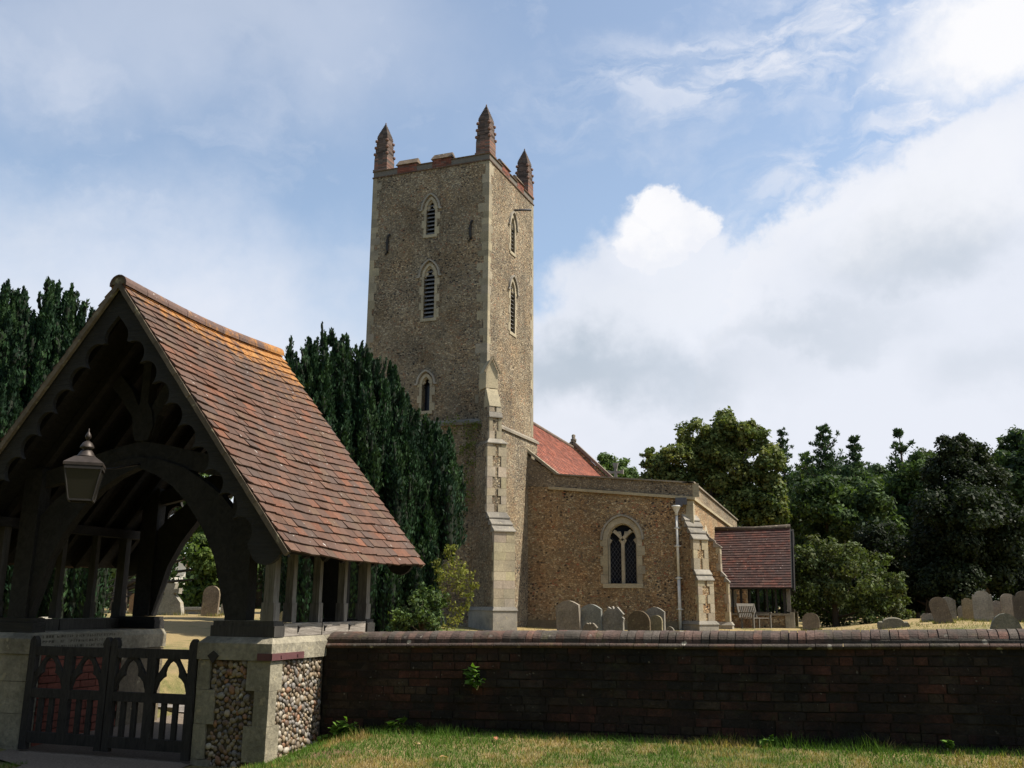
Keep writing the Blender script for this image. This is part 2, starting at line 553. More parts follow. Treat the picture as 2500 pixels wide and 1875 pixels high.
# ------------------------------------------------------------------ mesh builder
class MB:
    def __init__(s):
        s.v, s.f, s.c, s.s, s.l = [], [], [], [], []

    def add(s, verts, faces, col=(1, 1, 1), smooth=False, li=0.0):
        b = len(s.v)
        s.v.extend([tuple(p) for p in verts])
        for f in faces:
            s.f.append(tuple(i + b for i in f))
            s.c.append(col)
            s.s.append(smooth)
            s.l.append(li)

    def hexa(s, p, col=(1, 1, 1)):
        # p: 4 bottom (ccw from below... any), 4 top
        s.add(p, [(3, 2, 1, 0), (4, 5, 6, 7), (0, 1, 5, 4), (1, 2, 6, 5), (2, 3, 7, 6), (3, 0, 4, 7)], col)

    def box(s, x0, x1, y0, y1, z0, z1, col=(1, 1, 1), j=0.0):
        J = lambda: random.uniform(-j, j) if j else 0
        p = [(x + J(), y + J(), z + J()) for z in (z0, z1) for x, y in ((x0, y0), (x1, y0), (x1, y1), (x0, y1))]
        s.hexa(p, col)

    def fbox(s, P, u0, u1, z0, z1, d0, d1, col=(1, 1, 1)):
        """box in a wall frame P(u, z, d) (d outwards)"""
        p = [P(u, z, d) for z in (z0, z1) for u, d in ((u0, d1), (u1, d1), (u1, d0), (u0, d0))]
        s.hexa(p, col)

    def prism(s, poly, off, col=(1, 1, 1)):
        n = len(poly)
        off = Vector(off)
        a = [Vector(p) for p in poly]
        b = [p + off for p in a]
        s.add(a + b, [tuple(range(n - 1, -1, -1)), tuple(range(n, 2 * n))] +
              [(i, (i + 1) % n, n + (i + 1) % n, n + i) for i in range(n)], col)

    def beam(s, p, q, w, h, col=(1, 1, 1), up=(0, 0, 1), w2=None):
        p, q = Vector(p), Vector(q)
        d = (q - p).normalized()
        sd_ = d.cross(Vector(up))
        if sd_.length < 1e-4:
            sd_ = Vector((1, 0, 0))
        sd_.normalize()
        u2 = sd_.cross(d)
        w2 = w if w2 is None else w2
        pts = []
        for c, ww in ((p, w), (q, w2)):
            for a, b in ((-1, -1), (1, -1), (1, 1), (-1, 1)):
                pts.append(c + sd_ * (a * ww / 2) + u2 * (b * h / 2))
        s.hexa(pts, col)

    def tube(s, pts, rad, n=8, col=(1, 1, 1), smooth=True, caps=True):
        pts = [Vector(p) for p in pts]
        if not hasattr(rad, '__len__'):
            rad = [rad] * len(pts)
        vs_, fs = [], []
        ref = Vector((0.13, 0.31, 0.94)).normalized()
        for i, p in enumerate(pts):
            d = (pts[min(i + 1, len(pts) - 1)] - pts[max(i - 1, 0)]).normalized()
            rf = ref if abs(d.dot(ref)) < .93 else Vector((1, 0, 0))
            a = d.cross(rf).normalized()
            b = d.cross(a)
            for k in range(n):
                t = 2 * pi * k / n
                vs_.append(p + (a * cos(t) + b * sin(t)) * rad[i])
        for i in range(len(pts) - 1):
            for k in range(n):
                fs.append((i * n + k, i * n + (k + 1) % n, (i + 1) * n + (k + 1) % n, (i + 1) * n + k))
        if caps:
            fs.append(tuple(range(n - 1, -1, -1)))
            fs.append(tuple((len(pts) - 1) * n + k for k in range(n)))
        s.add(vs_, fs, col, smooth)

    def lathe(s, prof, c, n=16, col=(1, 1, 1), rot=0.0, smooth=True):
        vs_, fs = [], []
        for r, z in prof:
            for k in range(n):
                t = 2 * pi * k / n + rot
                vs_.append((c[0] + r * cos(t), c[1] + r * sin(t), c[2] + z))
        for i in range(len(prof) - 1):
            for k in range(n):
                fs.append((i * n + k, i * n + (k + 1) % n, (i + 1) * n + (k + 1) % n, (i + 1) * n + k))
        fs.append(tuple(range(n - 1, -1, -1)))
        fs.append(tuple((len(prof) - 1) * n + k for k in range(n)))
        s.add(vs_, fs, col, smooth)

    def build(s, name, mat, parent=None, base=None, lichen=False):
        me = bpy.data.meshes.new(name)
        if parent is not None:
            o0 = Vector(parent['_o'])
        else:
            o0 = Vector(base) if base is not None else Vector((0, 0, 0))
        V = np.array(s.v, dtype=np.float64) - np.array(o0)
        me.from_pydata([tuple(p) for p in V], [], s.f)
        me.materials.append(mat)
        cnt = np.array([len(f) for f in s.f])
        ca = me.color_attributes.new('Col', 'FLOAT_COLOR', 'CORNER')
        cc = np.ones((len(s.f), 4), dtype=np.float32)
        cc[:, :3] = np.array(s.c, dtype=np.float32)
        ca.data.foreach_set('color', np.repeat(cc, cnt, axis=0).ravel())
        if lichen:
            la = me.color_attributes.new('Lichen', 'FLOAT_COLOR', 'CORNER')
            ll = np.ones((len(s.f), 4), dtype=np.float32)
            ll[:, :3] = np.array(s.l, dtype=np.float32)[:, None]
            la.data.foreach_set('color', np.repeat(ll, cnt, axis=0).ravel())
        me.polygons.foreach_set('use_smooth', s.s)
        me.validate()
        me.update()
        ob = bpy.data.objects.new(name, me)
        COL.objects.link(ob)
        if parent is not None:
            ob.parent = parent
        else:
            ob.location = o0
        ob['_o'] = tuple(o0)
        return ob


def tag(o, label, cat, group=None):
    o['label'] = label
    o['category'] = cat
    if group:
        o['group'] = group
    return o


def thing(name, loc, label, cat, group=None):
    o = bpy.data.objects.new(name, None)
    o.empty_display_size = .3
    o.location = loc
    o['_o'] = tuple(loc)
    COL.objects.link(o)
    return tag(o, label, cat, group)


def structure(o):
    o['kind'] = 'structure'
    return o


def ico(r=1):
    t = (1 + 5 ** .5) / 2
    v = [(-1, t, 0), (1, t, 0), (-1, -t, 0), (1, -t, 0), (0, -1, t), (0, 1, t), (0, -1, -t), (0, 1, -t),
         (t, 0, -1), (t, 0, 1), (-t, 0, -1), (-t, 0, 1)]
    f = [(0, 11, 5), (0, 5, 1), (0, 1, 7), (0, 7, 10), (0, 10, 11), (1, 5, 9), (5, 11, 4), (11, 10, 2), (10, 7, 6),
         (7, 1, 8), (3, 9, 4), (3, 4, 2), (3, 2, 6), (3, 6, 8), (3, 8, 9), (4, 9, 5), (2, 4, 11), (6, 2, 10),
         (8, 6, 7), (9, 8, 1)]
    v = [Vector(p).normalized() for p in v]
    for _ in range(r):
        nf, cache = [], {}

        def mid(a, b):
            k = (min(a, b), max(a, b))
            if k not in cache:
                v.append(((v[a] + v[b]) / 2).normalized())
                cache[k] = len(v) - 1
            return cache[k]
        for a, b, c in f:
            x, y, z = mid(a, b), mid(b, c), mid(c, a)
            nf += [(a, x, z), (b, y, x), (c, z, y), (x, y, z)]
        f = nf
    return v, f


ICO1 = ico(1)


# ------------------------------------------------------------------ ground
def smooth(a, b, x):
    t = min(1, max(0, (x - a) / (b - a)))
    return t * t * (3 - 2 * t)


def gz(x, y):
    # in front of the garden wall: a low bank falling to the camera and to the gate
    top = .40 + .0154 * (x + 3.5)
    top = min(top, .55)
    top = top + (.19 - top) * smooth(-4.0, -5.35, x)
    top = top + (.27 - top) * smooth(-7.5, -8.2, x)
    f = top - .062 * (8.4 - y) if y < 8.4 else top
    f = max(f, -.15)
    b = .63 + .004 * max(0, min(y, 40) - 10)
    b += .42 * smooth(-1.5, 4, x) * smooth(14, 30, y) * (1 - .55 * smooth(40, 52, y))
    b += .50 * smooth(-10, -17, x) * smooth(12, 24, y)
    inner = smooth(8.45, 8.75, y)
    if -8.6 < x < -4.6:                                   # passage through the lychgate
        w = smooth(-8.6, -8.3, x) * smooth(-4.6, -4.9, x)
        inner = inner * (1 - w) + w * smooth(9.3, 14.0, y)
    g = f * (1 - inner) + b * inner
    return g + .02 * mnoise.noise(Vector((x * .5, y * .5, 0)))


xs = np.concatenate([np.linspace(-400, -40, 14), np.linspace(-38, -12, 27), np.linspace(-11.5, 6, 141),
                     np.linspace(6.5, 30, 48), np.linspace(35, 400, 14)])
ys = np.concatenate([np.linspace(-60, 3, 20), np.linspace(3.5, 12, 86), np.linspace(12.5, 60, 96),
                     np.linspace(66, 900, 20)])
mb = MB()
nx, ny = len(xs), len(ys)
vv = [(x, y, gz(x, y)) for y in ys for x in xs]
mb.add(vv, [(j * nx + i, j * nx + i + 1, (j + 1) * nx + i + 1, (j + 1) * nx + i) for j in range(ny - 1) for i in range(nx - 1)],
       smooth=True)
structure(mb.build('ground', m_ground))

# path leading up to and through the gate (thin sheet just above the turf)
mb = MB()
pv, pf = [], []
PY = np.linspace(5.0, 16.5, 58)
for j, y in enumerate(PY):
    e = .06 * mnoise.noise(Vector((y * 2.3, 0, 3)))
    q_ = smooth(7.18, 6.98, y)
    xl = -7.72 + .72 * q_ + (e if y < 7.3 else 0)
    xr = -5.60 - .62 * q_ + (e if y < 7.3 else 0)
    for k in range(7):
        x = xl + (xr - xl) * k / 6
        pv.append((x, y, max(gz(x, y), -9) + .012 + (.0)))
for j in range(len(PY) - 1):
    for k in range(6):
        pf.append((j * 7 + k, j * 7 + k + 1, (j + 1) * 7 + k + 1, (j + 1) * 7 + k))
mb.add(pv, pf, smooth=True)
structure(mb.build('path', m_path))
# brick and slab paving beyond the gate, crossing the passage
mb = MB()
for i in range(16):
    for j in range(9):
        x0 = -8.4 + i * .31
        y0 = 10.0 + j * .31
        c = random.choice([(.20, .18, .16), (.22, .13, .10), (.16, .15, .14), (.24, .21, .18)])
        zc = gz(x0 + .15, y0 + .15) + .03
        mb.box(x0 + .01, x0 + .30, y0 + .01, y0 + .30, zc - .08, zc, c)
structure(mb.build('pavement', m_slab))

# ------------------------------------------------------------------ lychgate
XC, YF = -6.62, 7.5
PX = .78                 # pier half offsets: right pier spans -5.62..-4.85, left pier mirrored
RX0, RX1 = -5.62, -4.85
mir = lambda x: 2 * XC - x

lych = thing('lychgate', (XC, 8.5, .2), 'oak framed lychgate with red tiled gable roof at the left end of the brick wall', 'lychgate')

PEB = [(.25, .20, .135), (.29, .22, .14), (.21, .13, .075), (.17, .145, .12), (.34, .28, .20), (.14, .09, .06),
       (.27, .145, .08), (.22, .20, .18), (.38, .34, .27), (.20, .155, .105), (.24, .18, .11)]


def pebble_panel(mb, P, u0, u1, z0, z1, edge=None):
    """rounded beach pebbles bedded upright in a wall frame"""
    pts = []
    tries = 0
    while tries < 9000:
        tries += 1
        u, z = random.uniform(u0, u1), random.uniform(z0, z1)
        if edge and not edge(u, z):
            continue
        r = random.uniform(.014, .033)
        if all((u - a) ** 2 + (z - b) ** 2 * .8 > ((r + c) * .86) ** 2 for a, b, c in pts):
            pts.append((u, z, r))
    iv, jf = ICO1
    for u, z, r in pts:
        a = random.uniform(-1.4, 1.4)
        el = random.uniform(1.0, 1.6)
        dp = random.uniform(.55, .85)
        c = random.choice(PEB)
        g = random.uniform(.6, 1.05)
        c = tuple(k * g for k in c)
        vs_ = []
        for p in iv:
            du, dz, dd = p.x * r, p.z * r * el, p.y * r * dp
            k = 1 + .22 * mnoise.noise(Vector((p.x * 1.3 + u * 9, p.y * 1.3, p.z * 1.3 + z * 9)))
            du, dz = (du * cos(a) - dz * sin(a)) * k, (du * sin(a) + dz * cos(a)) * k
            vs_.append(P(u + du, z + dz, dd * k + .004))
        mb.add(vs_, jf, c, True)


def pier(side):
    X = (lambda x: x) if side > 0 else mir
    FW = lambda u, z, d: (X(u), YF - d, z)               # front face frame
    SW = lambda u, z, d: (X(RX1) + side * d, u, z)       # outer flank frame, u = world Y
    name = 'pier'
    core = MB()
    x0, x1 = sorted((X(RX0), X(RX1)))
    core.box(x0 + .03, x1 - .03, YF + .03, 9.5 - .03, -.2, 1.05)
    body = core.build('pier', m_mortar, lych)
    body['label'] = 'stone and pebble pier under the %s side posts' % ('right' if side > 0 else 'left')
    # dressed stone quoins of the front corners
    q = MB()
    q2 = MB()
    zz = -.2
    hts = [.30, .26, .30, .32, .27]
    for i, h in enumerate([.39, .30, .30, .28]):
        z1 = min(zz + h, 1.05)
        t = .93 + .12 * random.random()
        c = (t, t, t * .97)
        wl = (.20 if i % 2 == 0 else .13) if side > 0 else .42
        wr = .15 if i % 2 == 0 else .24
        a0, a1 = sorted((X(RX1) - side * wr, X(RX1)))
        q.box(a0, a1, YF, YF + (.13 if i % 2 == 0 else .20), zz + .002, z1 - .002, c, .002)
        a0, a1 = sorted((X(RX0), X(RX0) + side * wl))
        q2.box(a0, a1, YF + .001, YF + .16, zz + .002, z1 - .002, c, .002)
        zz = z1
    q.build('quoin', m_pier, body)
    q2.build('quoin', m_pier, body)
    # cap stone with chamfered top edge
    cp = MB()
    o = .012
    a0, a1 = sorted((X(RX0) - side * o, X(RX1) + side * o))
    ch, ci = .055, .075
    for y0, y1, t in ((YF - o, 8.47, 1.0), (8.476, 9.51, .93)):
        lo, hi = 1.052, 1.253
        yc0 = y0 + (ci if y0 < 8 else 0)
        p = [(a0, y0, lo), (a1, y0, lo), (a1, y1, lo), (a0, y1, lo), (a0, y0, hi - ch), (a1, y0, hi - ch), (a1, y1, hi - ch), (a0, y1, hi - ch)]
        cp.hexa(p, (t, t, t))
        b0, b1 = a0 + ci * .6, a1 - ci * .6
        p = [(a0, y0, hi - ch), (a1, y0, hi - ch), (a1, y1, hi - ch), (a0, y1, hi - ch), (b0, yc0, hi), (b1, yc0, hi), (b1, y1, hi), (b0, y1, hi)]
        cp.hexa(p, (t, t, t))
    cp.build('cap_stone', m_pier, body)
    if side < 0:
        # worn inscription cut in three lines on the inner face of the cap course
        ins = MB()
        ins.box(X(RX0) + .0121, X(RX0) + .0127, 7.62, 8.79, 1.09, 1.235, (.22, .20, .15))
        IC = (.10, .09, .065)
        for ln, zt in enumerate((1.225, 1.175, 1.125)):
            y = 7.64
            while y < 8.75:
                w = random.choice((.012, .02, .024, .03))
                if random.random() > .16:
                    ins.box(X(RX0) + .0125, X(RX0) + .0140, y, y + w * .35, zt - .026, zt, IC)
                    ins.box(X(RX0) + .0125, X(RX0) + .0140, y, y + w, zt - .004 - .011 * random.randint(0, 2), zt - .011 * random.randint(0, 2) + .0, IC)
                y += w + .012
        io = ins.build('inscription', colattr_mat('inscribed_stone'), body)
        io['label'] = 'worn inscription in three lines, too faint to read'
    # pebble infill
    pb = MB()

    def front_ok(u, z):
        k = int((z + .2) / .31)
        return (RX0 + (.22 if k % 2 == 0 else .15)) < u < (RX1 - (.17 if k % 2 == 0 else .26))
    PF = lambda u, z, d: (X(u), YF + .028 - d, z)
    pebble_panel(pb, PF, RX0 + (.16 if side > 0 else .44), RX1 - .16, .0, 1.03, front_ok)
    pb.build('pebble_panel', m_pebble, body)
    pb = MB()
    if side > 0:
        PS = lambda u, z, d: (X(RX1) - .028 + d, u, z)
        pebble_panel(pb, PS, YF + .16, 8.43, .12, 1.03)
        pb.build('pebble_panel', m_pebble, body)
    # red brick lining of the inner face
    br = MB()
    z = .02
    r_ = 0
    xi = X(RX0)
    while z < 1.04:
        y = YF + .17 - (.11 if r_ % 2 else 0)
        while y < 8.80:
            y0, y1 = max(y, YF + .165), min(y + .213, 8.80)
            if y1 - y0 > .03:
                g = random.uniform(.8, 1.2)
                c = (.19 * g, .06 * g, .038 * g)
                b0, b1 = sorted((xi, xi + side * .05))
                br.box(b0 + (.0), b1, y0, y1, z, min(z + .064, 1.045), c, .0015)
            y += .223
        z += .074
        r_ += 1
    br.build('brick_lining', m_brickred, body)
    rs = MB()
    b0, b1 = sorted((xi, xi + side * .06))
    rs.box(b0, b1, 8.81, 9.49, -.1, 1.045, (.55, .5, .45), .003)
    rs.build('end_stone', m_pier, body)
    if side > 0:
        st = MB()
        st.box(RX1 - .13, RX1 + .020, YF - .022, YF - .010, 1.055, 1.115)
        st.box(RX1 + .0125, RX1 + .026, YF - .022, YF + .52, 1.055, 1.115)
        tp = MB()
        tp.prism([(RX1 - .66, YF - .024, 1.085), (RX1 - .60, YF - .024, 1.13), (RX1 - .54, YF - .024, 1.085), (RX1 - .60, YF - .024, 1.02)], (0, .014, 0))
        for yy in (7.62, 7.9):
            st.box(RX1 + .026, RX1 + .034, yy, yy + .02, 1.075, 1.095)
        st.build('iron_strap', m_rediron, body)
        tp.build('tie_plate', m_iron, body)


pier(1)
pier(-1)

# timber sills, posts, balusters
for side in (1, -1):
    X = (lambda x: x) if side > 0 else mir
    # side sill
    s_ = MB()
    a0, a1 = sorted((X(-4.89), X(-5.05)))
    for y0, y1 in ((7.74, 8.43), (8.44, 9.36)):
        s_.box(a0, a1, y0, y1, 1.256, 1.372, j=.004)
    s_.build('side_sill', m_oak_y if side > 0 else m_oak_shade, lych)
    for yy in (7.60, 9.33):
        s_ = MB()
        a0, a1 = sorted((X(-4.87), X(-5.56)))
        y0, y1 = (yy - .04, yy + .13) if yy < 8 else (yy + .04, yy + .21)
        s_.box(a0, a1, y0, y1, 1.256, 1.352, j=.002)
        s_.box(a0 + .02, a1 - .02, y0 + .01, y1, 1.352, 1.395, j=.002)
        s_.build('cross_sill', m_oak_x if (yy > 8 or side < 0) else m_oak_shade, lych)
    ys_ = [7.62, 7.95, 8.44, 8.95, 9.43]
    for i, yy in enumerate(ys_):
        p = MB()
        big = i in (0, 4)
        w = .054 if big else .038
        zt = 2.36
        xa = X(-4.965)
        z0 = 1.38 if i != 0 else 1.398
        p.box(xa - w - .012, xa + w + .012, yy - w * .8 - .01, yy + w * .8 + .01, z0, 1.56, j=.003)
        p.box(xa - w, xa + w, yy - w * .8, yy + w * .8, 1.56, zt, j=.003)
        p.build('baluster', m_oak_z if side > 0 else m_oak_shade, lych)
    # main posts (front and back frame)
    for yy in (7.60, 9.42):
        p = MB()
        a0, a1 = sorted((X(-5.20), X(-5.43)))
        p.box(a0, a1, yy - .02, yy + .12, 1.397, 2.92, j=.003)
        p.build('post', m_oak_frame, lych)
        # curved arch brace springing from the post
        inner = [(-5.44, 1.40), (-5.51, 1.62), (-5.62, 1.98), (-5.77, 2.24), (-5.88, 2.38), (-6.02, 2.54), (-6.18, 2.68), (-6.39, 2.80), (-6.62, 2.885)]
        outer = [(-6.62, 2.99), (-6.36, 2.96), (-6.05, 2.86), (-5.84, 2.74), (-5.60, 2.58), (-5.44, 2.42), (-5.432, 2.0), (-5.431, 1.7)]
        p = MB()
        p.prism([(X(x), yy + .01, z) for x, z in inner + outer], (0, .10, 0))
        p.build('arch_brace', m_oak_frame, lych)
    # wall plate
    p = MB()
    a0, a1 = sorted((X(-4.88), X(-5.05)))
    p.box(a0, a1, 7.2, 9.8, 2.32, 2.42)
    p.build('wall_plate', m_oak_dark, lych)
for yy in (7.95, 8.44, 8.95):
    p = MB()
    p.tube([(-4.89, yy + .05, 1.335), (-4.872, yy + .05, 1.335)], .008, 6)
    p.box(-4.889, -4.874, yy + .03, yy + .075, 1.335, 1.345)
    p.box(-4.889, -4.876, yy + .03, yy + .04, 1.29, 1.345)
    p.build('iron_cramp', m_iron, lych)
# collars, king posts, braces
for yy in (7.63, 9.45):
    p = MB()
    poly = [(-7.98, 2.86), (-6.95, 3.10), (-6.62, 3.16), (-6.29, 3.10), (-5.26, 2.86), (-5.26, 2.70), (-5.85, 2.80), (-6.62, 2.992), (-7.39, 2.80), (-7.98, 2.70)]
    p.prism([(x, yy, z) for x, z in poly], (0, .10, 0))
    p.build('collar', m_oak_frame, lych)
    p = MB()
    poly = [(-6.70, 3.16), (-6.54, 3.16), (-6.49, 3.30), (-6.52, 3.46), (-6.58, 3.56), (-6.58, 4.35), (-6.68, 4.35), (-6.68, 3.56), (-6.72, 3.46), (-6.75, 3.30)]
    p.prism([(x, yy - .012, z) for x, z in poly], (0, .12, 0))
    p.build('king_post', m_oak_frame, lych)
    for sg in (1, -1):
        X = (lambda x: x) if sg > 0 else mir
        p = MB()
        poly = [(-6.50, 3.20), (-6.46, 3.42), (-6.30, 3.62), (-6.16, 3.76), (-6.26, 3.88), (-6.42, 3.72), (-6.54, 3.52), (-6.56, 3.35)]
        p.prism([(X(x), yy + .005, z) for x, z in poly], (0, .09, 0))
        p.build('curved_brace', m_oak_frame, lych)

# roof geometry
RZ, EX, EZ = 4.70, -4.47, 1.985
Y0R, Y1R = 7.08, 9.93
SL = hypot(EX - XC, RZ - EZ)
ux, uz = (EX - XC) / SL, (EZ - RZ) / SL      # down-slope unit (right side)
nxr, nzr = -uz, ux


def roofP(side, s, y, h):
    sag = -.055 * sin(pi * (y - Y0R) / (Y1R - Y0R)) * (1 - .35 * s / SL)
    x = XC + side * (ux * s + nxr * h)
    return (x, y, RZ + uz * s + nzr * h + sag)


TC = [(.155, .070, .042), (.175, .078, .044), (.13, .064, .042), (.21, .080, .040), (.105, .062, .045), (.16, .084, .050),
      (.12, .066, .046), (.25, .090, .042), (.16, .10, .058), (.085, .062, .052), (.14, .075, .048)]
for side in (1, -1):
    t = MB()
    rows = 31
    g = SL / rows
    for r_ in range(rows):
        s1 = (r_ + 1) * g
        y = Y0R - (.083 if r_ % 2 else 0)
        while y < Y1R:
            w = .166 + random.uniform(-.004, .004)
            a, b = max(y, Y0R), min(y + w, Y1R)
            if b - a > .03:
                c = random.choice(TC)
                c = tuple(.38 * m_ + .62 * v for m_, v in zip((.150, .073, .045), c))
                k = random.uniform(.8, 1.25)
                k *= .66
                c = tuple(v * k for v in c)
                ds = random.uniform(-.005, .007) + .014 * mnoise.noise(Vector((y * 1.3, r_ * .45, 3)))
                lift = .027 + random.uniform(0, .008) + .006 * mnoise.noise(Vector((y * 2.1, r_ * .7, side)))
                dr = random.uniform(-.004, .004)
                th = .017
                s0 = max(0, s1 - g * 1.7)
                pts = []
                for h in (-1, 0):
                    for ss, yy, hh in ((s0, a + .002, .004), (s0, b - .002, .004), (s1 + ds + dr, b - .002, lift), (s1 + ds - dr, a + .002, lift + dr)):
                        pts.append(roofP(side, ss, yy, hh + h * th))
                f = s1 / SL
                far = (y - Y0R) / (Y1R - Y0R)
                li = max(0, .48 - f * (2.2 - 1.35 * far)) + .09 * far
                b0 = len(t.v)
                t.v.extend(pts)
                for fc in ((3, 2, 1, 0), (4, 5, 6, 7), (0, 1, 5, 4), (1, 2, 6, 5), (2, 3, 7, 6), (3, 0, 4, 7)):
                    t.f.append(tuple(i + b0 for i in fc))
                    t.c.append(c)
                    t.s.append(False)
                    t.l.append(li)
            y += w
    to = t.build('roof_tiles', m_tile, lych, lichen=True)
    # boarding and rafters underneath
    b = MB()
    b.hexa([roofP(side, .02, Y0R + .03, -.05), roofP(side, .02, Y1R - .03, -.05), roofP(side, SL - .03, Y1R - .03, -.05), roofP(side, SL - .03, Y0R + .03, -.05),
            roofP(side, .02, Y0R + .03, -.022), roofP(side, .02, Y1R - .03, -.022), roofP(side, SL - .03, Y1R - .03, -.022), roofP(side, SL - .03, Y0R + .03, -.022)])
    b.build('roof_boarding', m_oak_dark, lych)
    for k in range(8):
        yy = Y0R + .22 + k * (Y1R - Y0R - .44) / 7
        b = MB()
        b.beam(roofP(side, .08, yy, -.095), roofP(side, SL - .10, yy, -.095), .07, .085, up=(side * nxr, 0, nzr))
        b.build('rafter', m_oak_dark, lych)
    # verge mortar (undercloak)
    for front in (0, 1):
        b = MB()
        n = 24
        for k in range(n):
            s0, s1 = SL * k / n, SL * (k + 1) / n
            c = .8 + .4 * random.random()
            e = .006 * random.random()
            ya, yb = ((Y0R - .004 - e, Y0R + .03), (Y1R - .03, Y1R + .004))[front]
            b.hexa([roofP(side, s0, ya, -.045), roofP(side, s0, yb, -.045), roofP(side, s1, yb, -.045), roofP(side, s1, ya, -.045),
                    roofP(side, s0, ya, .004), roofP(side, s0, yb, .004), roofP(side, s1, yb, .004), roofP(side, s1, ya, .004)], (c * .6, c * .52, c * .45))
        b.build('verge_mortar', m_stone_grey, lych)

# half round ridge tiles
rt = MB()
nR = 9
for k in range(nR):
    a = Y0R - .015 + k * (Y1R - Y0R + .03) / nR
    b = Y0R - .015 + (k + 1) * (Y1R - Y0R + .03) / nR
    vs_, fs = [], []
    g = random.uniform(.75, 1.15)
    for yy in (a + .003, b - .003):
        sg = -.055 * sin(pi * (yy - Y0R) / (Y1R - Y0R))
        for rad in (.104, .086):
            for q in range(11):
                t = pi * (-.06 + 1.12 * q / 10)
                vs_.append((XC + rad * cos(t), yy, RZ - .038 + rad * .95 * sin(t) + sg))
    for q in range(10):
        fs += [(q, q + 1, 22 + q + 1, 22 + q), (11 + q + 1, 11 + q, 33 + q, 33 + q + 1)]
        fs += [(q + 1, q, 11 + q, 11 + q + 1), (22 + q, 22 + q + 1, 33 + q + 1, 33 + q)]
    fs += [(0, 22, 33, 11), (32, 10, 21, 43)]
    rt.add(vs_, fs, (.14 * g, .085 * g, .07 * g), False, .16 + .30 * k / nR)
rt.build('ridge_tiles', m_tile, lych, lichen=True)
mo = MB()
mo.prism([(XC + .085 * cos(pi * q / 10), Y0R - .005, RZ - .038 + .080 * sin(pi * q / 10)) for q in range(11)], (0, .05, 0), (.62, .56, .42))
mo.build('ridge_mortar', m_stone_grey, lych)

# scalloped bargeboards, front and back
for yb in (Y0R + .045, Y1R - .095):
    for side in (1, -1):
        pts = [(XC, RZ - .075)]
        ex = XC + ux * (SL - .05)
        pts.append((ex, RZ - .075 + uz * (SL - .05)))
        # hanging rounded end
        cx, cz, r = -4.735, 2.045, .165
        for q in range(9):
            t = radians(-8 - 150 * q / 8)
            pts.append((cx + r * cos(t), cz + r * sin(t)))
        # scallops from the bottom up
        cusps = [(-6.46 + .172 * k, 4.06 - .22 * k) for k in range(10)]
        for k in range(8, -1, -1):
            ox, oz = cusps[k][0] + .060, cusps[k][1] - .13
            for q in range(11):
                t = radians(-46 + 159 * q / 10)
                pts.append((ox + .14 * cos(t), oz + .14 * sin(t)))
        pts += [(-6.485, 4.07), (-6.475, 4.13), (-6.49, 4.19), (-6.54, 4.26), (XC, 4.345)]
        X = (lambda x: x) if side > 0 else mir
        p = MB()
        p.prism([(X(x), yb, z) for x, z in pts], (0, .045, 0))
        p.build('bargeboard', m_oak_x, lych)

# gates
gate_g = 'pair of gate leaves'
for side in (1, -1):
    X = (lambda x: x) if side > 0 else mir
    lf = MB()
    YG = 7.485
    x0, x1 = -6.612, -5.635
    lf.box(min(X(x0), X(x0 + .075)), max(X(x0), X(x0 + .075)), YG, YG + .055, .20, 1.15)
    leaf = lf.build('gate_leaf', m_gate, lych)
    leaf['label'] = ('right' if side > 0 else 'left') + ' leaf of the dark oak gate'

    def rail(a, b, z0, z1, nm, y0=YG + .004, y1=YG + .05):
        q = MB()
        q.box(min(X(a), X(b)), max(X(a), X(b)), y0, y1, z0, z1)
        return q.build(nm, m_gate, leaf)
    rail(x1 - .085, x1, .17, 1.15, 'stile', YG, YG + .055)
    rail(x0 + .075, x1 - .085, 1.045, 1.13, 'top_rail')
    rail(x0 + .075, x1 - .085, .65, .735, 'middle_rail')
    rail(x0 + .075, x1 - .085, .235, .335, 'bottom_rail')
    xm = (x0 + x1) / 2 - .005
    rail(xm - .05, xm + .05, .335, .65, 'muntin', YG + .002, YG + .052)
    rail(xm - .05, xm + .05, .735, 1.045, 'muntin', YG + .002, YG + .052)
    for xf in (x0 + .037, x1 - .043):
        fi = MB()
        w = .045
        poly = [(X(xf) - w, YG, 1.15), (X(xf) + w, YG, 1.15), (X(xf) + w * .8, YG, 1.19), (X(xf) + w * .35, YG, 1.22), (X(xf), YG, 1.228), (X(xf) - w * .35, YG, 1.22), (X(xf) - w * .8, YG, 1.19)]
        fi.prism(poly, (0, .055, 0))
        fi.build('finial', m_gate, leaf)
    for c, hw in (((x0 + .075 + xm - .05) / 2, (xm - .05 - x0 - .075) / 2), ((xm + .05 + x1 - .085) / 2, (x1 - .085 - xm - .05) / 2)):
        for sg in (1, -1):
            br = MB()
            pl = [(-1, .735), (-.90, .78), (-.80, .83), (-.60, .868), (-.42, .885), (-.44, .92), (-.38, .965), (-.22, 1.005), (0, 1.028), (0, 1.045), (-.32, 1.045), (-1.0, .87)]
            br.prism([(X(c + sg * a * hw), YG + .012, z) for a, z in pl], (0, .03, 0))
            br.build('trefoil_brace', m_gate, leaf)
        for a in (-.36, .36):
            rail(c + a * hw - .025, c + a * hw + .025, .335, .65, 'picket', YG + .012, YG + .042)

# iron hinges stay with the gate piers; lantern in front of the gable
LX, LY = -6.44, 6.72
LZ = 2.45
lan = thing('lantern', (LX, LY, LZ), 'square tapering copper topped lantern hanging in the lychgate gable', 'lantern')


def sq(w, z, c=(LX, LY)):
    return [(c[0] - w, c[1] - w, z), (c[0] + w, c[1] - w, z), (c[0] + w, c[1] + w, z), (c[0] - w, c[1] + w, z)]


